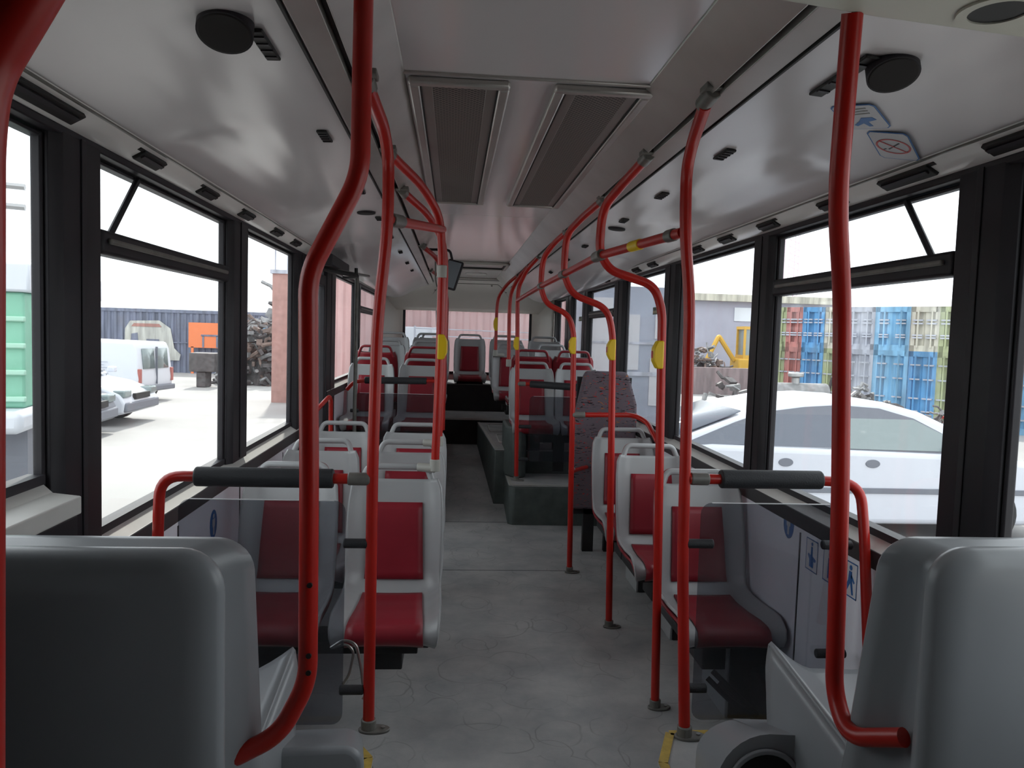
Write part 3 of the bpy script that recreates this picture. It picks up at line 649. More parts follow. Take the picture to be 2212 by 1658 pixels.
# podium pole and rear poles on the right
pole('stanchion', [(.376, 6.4, .335), (.356, 6.4, 1.276), (.338, 6.4, 1.86), (.345, 6.4, 1.98), (.40, 6.3, 2.12), (.47, 6.1, 2.205)], 'straight red pole standing on the right podium corner with a yellow stop button', 'red poles farther back', .10,
     base=(.376, 6.4, .335), top=((.47, 6.12, 2.205), (.475, 6.06, 2.212)), button=(.350, 6.4, 1.505, 1, .055))
pole('stanchion', [(.345, 7.28, 1.30), (.335, 7.28, 1.80), (.345, 7.28, 1.98), (.40, 7.15, 2.11), (.47, 6.95, 2.205)], 'red pole rising from the rear-facing seats beside the podium pole', 'red poles farther back', .10,
     top=((.47, 6.97, 2.205), (.475, 6.92, 2.212)), extra=[('seat_joint', (.345, 7.28, 1.27), (.345, 7.28, 1.34), .026, 'palejoint')])
pole('stanchion', [(.285, 8.55, 1.38), (.285, 8.55, 1.85), (.30, 8.55, 2.0), (.38, 8.35, 2.13), (.47, 8.1, 2.205)], 'curved red pole before the rear rows, right of the aisle, with a small yellow button', 'red poles farther back', .16,
     top=((.47, 8.12, 2.205), (.475, 8.06, 2.212)), button=(.288, 8.55, 1.69, 1, .075), extra=[('seat_joint', (.285, 8.55, 1.33), (.285, 8.55, 1.40), .026, 'palejoint'), ('joint_elbow', (.285, 8.55, 1.345), (.38, 8.60, 1.345), .022, 'palejoint')])
# poles from the aisle-side seats on the left
G = 'red poles rising from the left aisle seats'
pole('stanchion', [(-.258, 3.40, 1.00), (-.249, 3.4, 1.50), (-.249, 3.4, 1.92), (-.262, 3.36, 2.08), (-.33, 3.15, 2.168), (-.43, 2.80, 2.208)], 'red pole rising from the front left aisle seat, with a yellow stop button', G, .14,
     top=((-.43, 2.83, 2.208), (-.437, 2.74, 2.212)), button=(-.250, 3.4, 1.515, -1, .056),
     extra=[('seat_joint', (-.258, 3.40, .955), (-.258, 3.40, 1.01), .023, 'palejoint'), ('joint_elbow', (-.258, 3.40, .968), (-.335, 3.43, .968), .020, 'palejoint'), ('sleeve', (-.249, 3.4, 1.82), (-.249, 3.4, 1.875), .022, 'palejoint')])
pole('stanchion', [(-.255, 4.17, 1.00), (-.245, 4.17, 1.5), (-.245, 4.17, 1.95), (-.262, 4.12, 2.07), (-.33, 3.9, 2.168), (-.43, 3.55, 2.208)], 'red pole rising from the second left aisle seat, mostly behind the nearer one', G, .14,
     top=((-.43, 3.58, 2.208), (-.437, 3.49, 2.212)), extra=[('seat_joint', (-.255, 4.17, .955), (-.255, 4.17, 1.01), .023, 'palejoint'), ('joint_elbow', (-.255, 4.17, .968), (-.34, 4.19, .968), .020, 'palejoint')])
pole('stanchion', [(-.262, 6.45, .75), (-.262, 6.45, 1.9), (-.275, 6.4, 2.04), (-.34, 6.1, 2.168), (-.43, 5.75, 2.208)], 'red pole at the left podium holding the far padded bar', G, .14,
     top=((-.43, 5.78, 2.208), (-.437, 5.69, 2.212)))
pole('stanchion', [(-.27, 8.55, 1.38), (-.27, 8.55, 1.95), (-.30, 8.5, 2.08), (-.35, 8.3, 2.17), (-.44, 7.9, 2.208)], 'short curved red pole before the rear rows, left of the aisle', G, .14, top=((-.44, 7.93, 2.208), (-.445, 7.85, 2.212)))
# dull grey post by the door
pole('door_pole', [(-.985, 6.30, 0.0), (-.985, 6.30, 2.03)], 'slim grey vertical pole beside the middle door', None, 0, .016, material='greyjoint')
# horizontal bars
b = pole('overhead_rail', [(.522, 2.38, 1.918), (.395, 3.1, 1.912), (.381, 4.0, 1.905), (.370, 4.95, 1.90), (.338, 6.38, 1.868)], 'long red overhead rail joining the poles on the right, with a yellow band', None, .05, .0168,
         extra=[('yellow_band', (.4665, 2.69, 1.9155), (.4513, 2.777, 1.9147), .0195, 'yellow'), ('joint', (.513, 2.43, 1.918), (.504, 2.48, 1.917), .021, 'greyjoint'), ('joint', (.397, 3.05, 1.912), (.394, 3.17, 1.912), .0225, 'greyjoint'),
                ('joint', (.381, 3.95, 1.905), (.380, 4.07, 1.905), .0225, 'greyjoint'), ('joint', (.370, 4.90, 1.90), (.369, 5.0, 1.90), .0225, 'greyjoint')])
pole('overhead_rail', [(-.399, 2.37, 1.918), (-.25, 3.39, 2.03)], 'short red overhead bar joining two poles on the left', None, 0, .0175,
     extra=[('joint', (-.3935, 2.39, 1.9205), (-.372, 2.545, 1.937), .022, 'greyjoint')])

def padded(name, pts, sleeve, label, joint, group='padded grab bars', fil=.12):
    R = thing(name, pts[0], label, 'grab bar', group); o0 = Vector(pts[0])
    b = MB(); b.tube([Vector(p) - o0 for p in pts], .0165, 14, fil); b.build('tube', M['red'], R)
    b = MB(); b.tube([Vector(sleeve[0]) - o0, Vector(sleeve[1]) - o0], .030, 18); b.build('foam_sleeve', M['foam'], R, bevel=.006, seg=3)
    b = MB(); b.tube([Vector(joint[0]) - o0, Vector(joint[1]) - o0], .020, 14); b.build('joint', M['greyjoint'], R, bevel=.004)
    return R
pl = padded('grab_bar', [(-1.075, 2.36, .35), (-1.075, 2.36, .95), (-1.068, 2.36, 1.118), (-.93, 2.36, 1.118), (-.44, 2.36, 1.118)], ((-.965, 2.36, 1.118), (-.548, 2.36, 1.118)),
            'padded bar before the left front seats, black foam over a red tube', ((-.505, 2.36, 1.118), (-.435, 2.36, 1.118)))
b = MB(); b.tube([(.11, 0, .768), (.16, 0, .768)], .023, 16); b.build('foam_end', M['foam'], pl)
padded('grab_bar', [(.575, 2.36, 1.136), (1.00, 2.36, 1.138), (1.13, 2.33, 1.135), (1.135, 2.30, 1.00), (1.13, 2.22, .60)], ((.677, 2.36, 1.137), (1.015, 2.36, 1.139)),
       'padded bar at the right front, black foam over a red tube', ((.58, 2.36, 1.136), (.640, 2.36, 1.136)))
padded('grab_bar', [(-1.08, 6.50, 1.07), (-1.02, 6.5, 1.14), (-.90, 6.5, 1.155), (-.26, 6.48, 1.165)], ((-.93, 6.5, 1.155), (-.41, 6.49, 1.162)),
       'padded bar before the left podium seats, farther back', ((-.262, 6.48, 1.165), (-.285, 6.48, 1.165)))
padded('grab_bar', [(.36, 6.4, 1.165), (.95, 6.38, 1.165), (1.12, 6.1, 1.15)], ((.47, 6.4, 1.165), (1.09, 6.16, 1.152)),
       'padded bar before the right podium seats, behind the patterned board', ((.36, 6.4, 1.165), (.43, 6.4, 1.165)))
pole('guard_rail', [(.62, 4.95, 1.063), (1.02, 4.95, 1.07), (1.10, 4.90, 1.03), (1.12, 4.72, .93)], 'thin red rail crossing in front of the patterned board', None, .12, .0165,
     extra=[('joint', (.605, 4.95, 1.063), (.69, 4.95, 1.064), .021, 'greyjoint')])
pole('guard_rail', [(.615, 4.95, .685), (.79, 5.37, .642)], 'short lower red rail joining the farthest stanchion and the patterned board', None, 0, .0145,
     extra=[('joint', (.61, 4.95, .685), (.635, 5.02, .685), .019, 'greyjoint')])

# smoked acrylic screens with pegs
def screen(x0, x1, y, z0, z1, label, pegs):
    R = thing('partition_screen', ((x0 + x1) / 2, y, z0), label, 'screen', 'smoked screens under the padded bars')
    hw, h, rr = (x1 - x0) / 2, z1 - z0, .035; poly = []
    for cx_, cz_, a0 in ((hw - rr, h - rr, 0), (-hw + rr, h - rr, 90), (-hw + rr, rr, 180), (hw - rr, rr, 270)):
        for j in range(6):
            a = math.radians(a0 + 18 * j); poly.append((cx_ + rr * math.cos(a), cz_ + rr * math.sin(a)))
    b = MB(); b.prism(poly, 'y', -.002, .002); b.build('panel', M['acryl'], R)
    b = MB(); b.box(-hw + rr, hw - rr, -.003, .003, h - .0008, h + .0015); b.build('polished_edge', M['white'], R)
    for x, z, d in pegs:
        b = MB(); b.tube([(x - (x0 + x1) / 2, -.015, z - z0), (x + d - (x0 + x1) / 2, -.015, z - z0)], .0155, 12); b.build('peg', M['foam'], R, bevel=.004)
    return R
screen(-1.02, -.512, 2.375, .325, 1.045, 'smoked acrylic screen before the left front seats', [(-.515, .915, .075), (-.52, .445, .075), (-1.05, .915, .06)])
screen(.625, 1.09, 2.375, .33, 1.055, 'smoked acrylic screen before the right front seat', [(.575, .925, .09), (.575, .445, .09), (1.03, .925, .10), (1.03, .56, .10)])
screen(-1.0, -.30, 6.46, .55, 1.05, 'small smoked screen before the left podium seats', [(-1.04, .9, .07)])
screen(.47, 1.05, 6.42, .50, 1.06, 'small smoked screen before the right podium seats', [(.37, .80, .12), (.37, .52, .10)])

# patterned board
R = thing('padded_board', (.915, 5.45, .0), 'tall tapering padded board with red and black squiggle pattern, right of the aisle', 'padded board')
b = MB(); b.prism([(-.165, 1.30), (-.145, 1.335), (.145, 1.335), (.168, 1.30), (.232, 1.10), (.235, .98), (.225, .33), (-.23, .33), (-.222, 1.0)], 'y', -.07, .0)
b.build('cushion', M['moquette'], R, bevel=.02, seg=3)
b = MB(); b.box(-.20, .20, .0, .02, .28, 1.29); b.box(-.12, -.04, .0, .05, .0, .9); b.box(.04, .12, .0, .05, .0, .9); b.build('backing_plate', M['darkbox'], R)

# ================================================================ ceiling fittings
for x0, x1, nm in ((-.305, -.080, 'left'), (.115, .337, 'right')):
    y0, y1 = 2.24, 4.20
    R = thing('air_return_grille', ((x0 + x1) / 2, (y0 + y1) / 2, 2.30), 'long perforated air grille in the ceiling, the %s one of the pair' % nm, 'ceiling grille', 'ceiling air grilles')
    hx, hy = (x1 - x0) / 2, (y1 - y0) / 2
    b = MB(); f = .034
    b.box(-hx - f, hx + f, -hy - f, -hy, -.022, 0); b.box(-hx - f, hx + f, hy, hy + f * .5, -.022, 0); b.box(-hx - f, -hx, -hy, hy, -.022, 0); b.box(hx, hx + f, -hy, hy, -.022, 0)
    b.build('frame', M['alu'], R, bevel=.008)
    b = MB(); b.box(-hx + .035, hx - .035, -hy + .02, hy - .02, -.012, -.006); b.build('perforated_plate', M['grille'], R)
    b = MB(); b.box(-hx, -hx + .035, -hy, hy, -.014, -.004); b.box(hx - .035, hx, -hy, hy, -.014, -.004); b.box(-hx, hx, -hy, -hy + .02, -.014, -.004); b.box(-hx, hx, hy - .02, hy, -.014, -.004)
    b.build('inner_border', mat('grille_border', (.25, .225, .21), .4, .4), R, bevel=.002)
    b = MB(); b.box(-hx, -hx + .004, -hy, hy, -.018, -.012); b.box(hx - .004, hx, -hy, hy, -.018, -.012); b.build('dark_groove', M['black'], R)
# transverse edge panel before the grilles
b = MB(); b.box(-.352, .352, 2.17, 2.182, 2.293, 2.302); struct(b.build('trim_%d' % tn, M['alu'], bevel=.003), 'metal cross strip before the ceiling grilles'); tn += 1
# rear roof hatch
R = thing('roof_hatch', (.08, 8.05, 2.30), 'pale roof hatch with a dark opening edge, far back in the ceiling', 'roof hatch')
b = MB(); b.box(-.28, .28, -.33, -.30, -.03, 0); b.box(-.28, .28, .30, .33, -.03, 0); b.box(-.28, -.25, -.33, .33, -.03, 0); b.box(.25, .28, -.33, .33, -.03, 0); b.build('frame', M['rear'], R, bevel=.01)
b = MB(); b.box(-.25, .25, -.3, .3, -.006, -.001); b.build('lid', M['lamp'], R)
b = MB(); b.box(-.25, -.235, -.3, .3, -.02, -.006); b.box(.235, .25, -.3, .3, -.02, -.006); b.box(-.25, .25, .285, .3, -.02, -.006); b.build('dark_edge', M['black'], R)
b = MB(); b.disc((.06, 9.25, 2.300), (0, 0, -1), .13, .012); tag(b.build('ceiling_lamp', M['lamp'], bevel=.004), 'flat round lamp cover in the ceiling behind the roof hatch', 'lamp')

def cove_frame(x, y):
    e = .01; s = 1 if x > 0 else -1
    p = Vector((x, y, cove_z(x, y) - .001)); px = Vector((x + e, y, cove_z(x + e, y) - .001)); tx = (px - p).normalized()
    ty = Vector((0, 1, 0)); nn = tx.cross(ty)
    if nn.z > 0: nn = -nn
    return p, tx, ty, nn
def vent(x, y, lx, ly, label):
    p, tx, ty, nn = cove_frame(x, y); Rm = Matrix((tx, ty, nn)).transposed()
    R = thing('air_vent', p, label, 'air vent', 'black air vents on the coves')
    b = MB(); b.obox(nn * .004, (lx, ly, .008), Rm); b.build('vent_frame', M['black'], R, bevel=.003)
    b = MB()
    for k in range(4): b.obox(nn * .009 + ty * ((k - 1.5) * ly / 4.5) , (lx * .8, ly * .05, .004), Rm)
    b.build('louvre', M['frame'], R)
ordn = ['nearest', 'second', 'third', 'fourth', 'fifth', 'sixth', 'seventh', 'eighth', 'ninth']
for i, (y, ly) in enumerate(((1.73, .17), (2.50, .13), (3.44, .11), (4.25, .10), (5.05, .10), (5.95, .10), (6.8, .10), (7.6, .1))):
    vent(-.615, y, .032, ly, 'black slotted air vent on the left cove, %s from the front' % ordn[i])
for i, (y, ly) in enumerate(((1.705, .26), (2.46, .13), (3.21, .13), (3.93, .11), (5.1, .10), (5.9, .10), (6.9, .10), (7.7, .1))):
    vent(.675, y, .034, ly, 'black slotted air vent on the right cove, %s from the front' % ordn[i])
for x, y, rr, lab in ((-.665, 1.61, .052, 'large round black speaker on the left cove near the front'), (.735, 1.60, .050, 'large round black speaker on the right cove near the front'),
                      (.70, 4.22, .045, 'round black speaker on the right cove above the middle windows'), (-.66, 4.05, .045, 'round black speaker on the left cove above the middle seats')):
    p, tx, ty, nn = cove_frame(x, y)
    R = thing('speaker_grille', p, lab, 'speaker', 'round speakers on the coves')
    nt_ = (nn + Vector((0, -.45, 0))).normalized() if y < 2 else nn
    b = MB(); b.disc(nn * (.02 if y < 2 else 0), nt_, rr, .010, 40); b.build('mesh_cover', M['mesh'], R, bevel=.003)
    b = MB(); b.ring(nn * (.02 if y < 2 else 0) - nt_ * .03, nt_, rr - .003, rr + .003, .038); b.build('rim', M['frame'], R)
# black brackets along the light strips
for s, nm, ys in ((-1, 'left', (1.84, 2.44, 2.99, 3.53, 4.12, 4.60, 5.2, 6.9, 7.5)), (1, 'right', (1.75, 2.18, 2.62, 3.17, 3.66, 4.12, 5.05, 5.5, 6.6))):
    for i, y in enumerate(ys):
        R = thing('strip_bracket', (s * 1.129, y, 2.076), 'black slotted bracket on the %s light strip, %s from the front' % (nm, ordn[i]), 'bracket', 'black brackets along the light strips')
        ln = .25 if s > 0 and i == 1 else (.30 if i == 0 and s < 0 else .17)
        b = MB(); b.obox((0, 0, 0), (.044, ln, .014), Matrix.Rotation(s * math.radians(29), 3, 'Y')); b.build('body', M['black'], R, bevel=.003)
        b = MB(); b.obox((-s * .008, 0, -.006), (.012, ln * .9, .006), Matrix.Rotation(s * math.radians(29), 3, 'Y')); b.build('rib', M['frame'], R)
        b = MB(); b.obox((-s * .012, -ln / 2 - .012, .012), (.012, .03, .008), Matrix.Rotation(s * math.radians(20), 3, 'Y')); b.build('tab', M['black'], R)
# interior mirror / monitor
R = thing('interior_mirror', (-.215, 6.0, 2.03), 'dark rectangular mirror with a black rim hanging beside the left poles', 'mirror')
Rm = Matrix.Rotation(math.radians(-24), 3, 'Z') @ Matrix.Rotation(math.radians(14), 3, 'Y') @ Matrix.Rotation(math.radians(-10), 3, 'X')
b = MB(); b.obox((0, 0, 0), (.135, .03, .235), Rm); b.build('housing', M['frame'], R, bevel=.02, seg=3)
b = MB(); b.obox(Rm @ Vector((0, -.017, 0)), (.112, .004, .205), Rm); b.build('painted_reflection', mat('painted_reflection', (.20, .23, .26), .35, 0), R, bevel=.001)  # grey-blue in the colour stands in for what the mirror reflects
b = MB(); b.tube([(-.0, .0, .11), (-.02, 0, .19), (-.20, .0, .19)], .010, 8, .03); b.build('arm', M['frame'], R)
# door operating gear above the middle door
R = thing('door_mechanism', (-1.06, 5.55, 2.0), 'black door operating arms above the middle door', 'door mechanism')
b = MB(); b.box(-.08, .06, -.42, .40, -.005, .075); b.build('housing', M['frame'], R, bevel=.01)
b = MB(); b.tube([(-.02, -.35, -.02), (.18, .05, -.035), (.02, .42, -.02)], .016, 8, .1); b.tube([(.16, .02, -.04), (.16, .02, .02)], .012, 8); b.build('arm', M['black'], R)
b = MB(); b.tube([(-.02, -.3, -.01), (.22, .3, -.015)], .010, 8); b.disc((.10, 0, -.02), (0, 0, -1), .03, .02); b.build('push_rod', M['bolt'], R)
b = MB(); b.tube([(-.365, 7.05, 2.30), (-.335, 7.05, 2.06), (-.35, 7.05, 1.98), (-.37, 7.05, 2.06), (-.375, 7.05, 2.29)], .006, 8, .03)
tag(b.build('hanging_strap', M['greyjoint']), 'thin grey strap loop hanging from the left duct far back', 'strap')

# ================================================================ stickers
def sticker_root(p, label, name='pictogram_sticker', g='stickers'):
    return thing(name, p, label, 'sticker', g)
def flat(polys, frame, mats, R, name, lift=.0006):
    o, a, c, nn = frame; b = MB()
    for poly in polys:
        vs = [o + a * x + c * y + nn * lift for x, y in poly]; k = len(vs); vs += [v + nn * .0006 for v in vs]
        b.add(vs, [tuple(range(k))[::-1], tuple(range(k, 2 * k))] + [(i, (i + 1) % k, k + (i + 1) % k, k + i) for i in range(k)])
    return b.build(name, mats, R)
def circ(cx_, cy_, rr, k=20, ry=None): return [(cx_ + rr * math.cos(2 * math.pi * i / k), cy_ + (ry or rr) * math.sin(2 * math.pi * i / k)) for i in range(k)]
def ringp(cx_, cy_, r0, r1, k=28):
    out = []
    for i in range(k):
        a, c = 2 * math.pi * i / k, 2 * math.pi * (i + 1) / k
        out.append([(cx_ + r0 * math.cos(a), cy_ + r0 * math.sin(a)), (cx_ + r1 * math.cos(a), cy_ + r1 * math.sin(a)), (cx_ + r1 * math.cos(c), cy_ + r1 * math.sin(c)), (cx_ + r0 * math.cos(c), cy_ + r0 * math.sin(c))])
    return out
def wallframe(s): return (Vector((0, 0, 0)), Vector((0, -s, 0)), Vector((0, 0, 1)), Vector((-s, 0, 0)))
def border(wd, h, t): return [[(-wd, h - t), (wd, h - t), (wd, h), (-wd, h)], [(-wd, -h), (wd, -h), (wd, -h + t), (-wd, -h + t)], [(-wd, -h), (-wd + t * .6, -h), (-wd + t * .6, h), (-wd, h)], [(wd - t * .6, -h), (wd, -h), (wd, h), (wd - t * .6, h)]]
for s, y, z, lab in ((1, 2.905, .86, 'round blue and white priority pictogram on the right wall panel'), (-1, 3.21, .752, 'round blue and white priority pictogram on the left wall panel')):
    R = sticker_root((s * (FW - .0005), y, z), lab); fr = wallframe(s)
    flat([circ(0, 0, .046, 28, .060)], fr, M['blue'], R, 'blue_disc')
    flat([circ(0, .034, .0095, 14), [(-.018, .022), (.018, .022), (.016, -.010), (.008, -.012), (.008, -.045), (-.008, -.045), (-.008, -.012), (-.016, -.010)]], fr, M['decal'], R, 'white_figure', .0014)
for y, z, k, lab in ((2.70, .79, 0, 'blue outlined pictogram card on the right wall, farthest of three, with a sitting figure'), (2.565, .79, 1, 'blue outlined pictogram card on the right wall, middle of three'), (2.425, .79, 2, 'blue outlined pictogram card on the right wall, nearest of three, with a walking figure')):
    R = sticker_root((FW - .0005, y, z), lab); fr = wallframe(1)
    flat([[(-.045, -.06), (.045, -.06), (.045, .06), (-.045, .06)]], fr, M['white'], R, 'card')
    flat(border(.045, .06, .004), fr, M['blue'], R, 'outline', .0013)
    if k == 2: pg = [circ(.004, .040, .009, 14), [(-.006, .028), (.012, .028), (.016, -.006), (.026, -.048), (.016, -.050), (.004, -.012), (-.018, -.046), (-.028, -.040), (-.010, -.004)], [(.010, .02), (.032, -.004), (.026, -.010), (.006, .008)]]
    elif k == 0: pg = [circ(0, .042, .007, 14), [(-.006, .032), (.006, .032), (.007, -.002), (.034, -.010), (.030, -.020), (.016, -.020), (.016, -.045), (-.016, -.045), (-.016, -.018), (-.03, -.004), (-.024, .004), (-.007, -.002)]]
    else: pg = [circ(0, .040, .008, 14), [(-.010, .028), (.010, .028), (.012, -.045), (-.012, -.045)]]
    flat(pg, fr, M['blue'], R, 'pictogram', .0013)
b = None
R = sticker_root((FW - .0005, 2.50, .90), 'small dark lines of print above the pictogram cards on the right wall', 'notice_sticker')
flat([[(-.03, .012 - i * .012), (.035 - .01 * (i % 2), .012 - i * .012), (.035 - .01 * (i % 2), .015 - i * .012), (-.03, .015 - i * .012)] for i in range(4)], wallframe(1), M['frame'], R, 'print_lines')
# two stickers on the right cove
def cframe(x, y, ang):
    p, tx, ty, nn = cove_frame(x, y); a = math.radians(ang)
    return (Vector((0, 0, 0)), tx * math.cos(a) + ty * math.sin(a), -tx * math.sin(a) + ty * math.cos(a), nn), p
fr, p = cframe(.845, 1.93, 44); R = sticker_root(p + Vector((0, 0, -.0030)), 'rounded warning sticker with blue arrow and steps on the right cove', 'warning_sticker')
flat([[(-.085, -.045), (-.07, -.055), (.07, -.055), (.085, -.045), (.085, .045), (.07, .055), (-.07, .055), (-.085, .045)]], fr, M['blue'], R, 'border')
flat([[(-.081, -.043), (-.068, -.051), (.068, -.051), (.081, -.043), (.081, .043), (.068, .051), (-.068, .051), (-.081, .043)]], fr, M['decal'], R, 'card', .0014)
flat([[(.0, -.028), (.018, -.034), (.030, -.010), (.062, -.014), (.064, -.004), (.040, .004), (.058, .024), (.05, .030), (.026, .012), (.0, .0)]], fr, M['blue'], R, 'arrow_figure', .0022)
flat([[(-.066 + i * .017, -.03), (-.060 + i * .017, -.03), (-.052 + i * .017, .03), (-.058 + i * .017, .03)] for i in range(3)], fr, M['greyjoint'], R, 'steps', .0022)
fr, p = cframe(1.005, 2.045, 44); R = sticker_root(p + Vector((0, 0, -.0065)), 'no smoking sticker with a red circle on the right cove', 'warning_sticker')
flat([[(-.085, -.045), (-.07, -.055), (.07, -.055), (.085, -.045), (.085, .045), (.07, .055), (-.07, .055), (-.085, .045)]], fr, M['blue'], R, 'border')
flat([[(-.081, -.043), (-.068, -.051), (.068, -.051), (.081, -.043), (.081, .043), (.068, .051), (-.068, .051), (-.081, .043)]], fr, M['decal'], R, 'card', .0014)
flat(ringp(0, 0, .041, .046), fr, M['stred'], R, 'red_circle', .0024)
flat([[(-.033, .030), (.030, -.033), (.033, -.030), (-.030, .033)]], fr, M['stred'], R, 'red_slash', .0028)
flat([[(-.022, -.022), (.02, .014), (.018, .018), (-.024, -.018)], [(.018, .022), (.024, .030), (.022, .032), (.016, .024)]], fr, M['frame'], R, 'cigarette', .0022)

# small stuff: bent wire with tag below the left pole; plastic sheet under the right seat
R = thing('wire_cord', (-.50, 2.43, .31), 'bent grey wires with a paper tag at the foot of the left screen', 'cord')
b = MB(); b.tube([(-.06, 0, .24), (-.02, .01, .265), (.02, .01, .25), (.04, 0, .17), (.05, -.01, .10)], .0055, 8, .03); b.tube([(-.05, .02, .235), (-.01, .0, .255), (.015, .0, .23), (.0, .0, .15), (-.02, 0, .12)], .0045, 8, .02); b.build('wire', M['bolt'], R)
b = MB(); b.obox((.065, -.01, .085), (.03, .006, .035), Matrix.Rotation(.5, 3, 'Y')); b.build('paper_tag', M['paper'], R)
b = MB(); b.grid(lambda a, t: (.76 + .17 * a, 2.45 + .16 * t, .01 + .10 * math.sin(math.pi * a) * (1 - .4 * t) + .015 * math.sin(9 * a + 5 * t)), 14, 10)
tag(b.build('plastic_film', M['film'], solid=.0015), 'crumpled bluish plastic film on the floor behind the right screen', 'plastic film')
b = MB()
for dx, dz in ((0, 0), (.05, -.02), (.02, .03)): b.tube([(.90 + dx, 3.0, .18 + dz), (.99 + dx, 2.94, .10 + dz), (1.08 + dx * .5, 2.92, .06)], .012, 8, .05)
tag(b.build('hose_bundle', M['frame']), 'black hoses under the nearest right seat', 'hose')

# ================================================================ outside
GZ = -.42
def ground_mat():
    m = mat('yard_concrete', (.34, .33, .32), .85, noise=.12, nscale=.35)
    return m
b = MB(); b.box(-60, 60, -30, 90, GZ - .2, GZ); struct(b.build('ground', ground_mat()), 'pale sunlit concrete yard')
M['carwhite'] = mat('car_paint_white', (.62, .64, .70), .25, coat=.5)
M['vanwhite'] = mat('van_paint_white', (.66, .69, .74), .3)
M['cglass'] = mat('car_glass', (.10, .115, .15), .08, spec=.8)
M['cglass2'] = mat('car_glass_pale', (.22, .27, .27), .08, spec=.8)
M['tyre'] = mat('tyre', (.03, .03, .03), .8)
M['hub'] = mat('hub', (.4, .4, .4), .4, .6)
M['ctrim'] = mat('car_trim', (.16, .17, .20), .5)

def loft_body(profile, hw, taper=.0, z_t0=9):
    """side profile (x,z) list extruded across y with tumblehome above z_t0"""
    b = MB(); k = len(profile); L = []; Rr = []
    for x, z in profile:
        h = hw - max(0, z - z_t0) * taper
        L.append((x, -h, z)); Rr.append((x, h, z))
    b.add(L + Rr, [tuple(range(k))[::-1], tuple(range(k, 2 * k))] + [(i, (i + 1) % k, k + (i + 1) % k, k + i) for i in range(k)])
    return b
def wheel(R, x, y, rad, side):
    b = MB(); b.disc((x, y, rad), (0, side, 0), rad, .18, 28); o = b.build('wheel', M['tyre'], R, bevel=.02)
    b = MB(); b.disc((x, y + side * .18, rad), (0, side, 0), rad * .6, .012, 20); b.build('hubcap', M['hub'], o, bevel=.004)
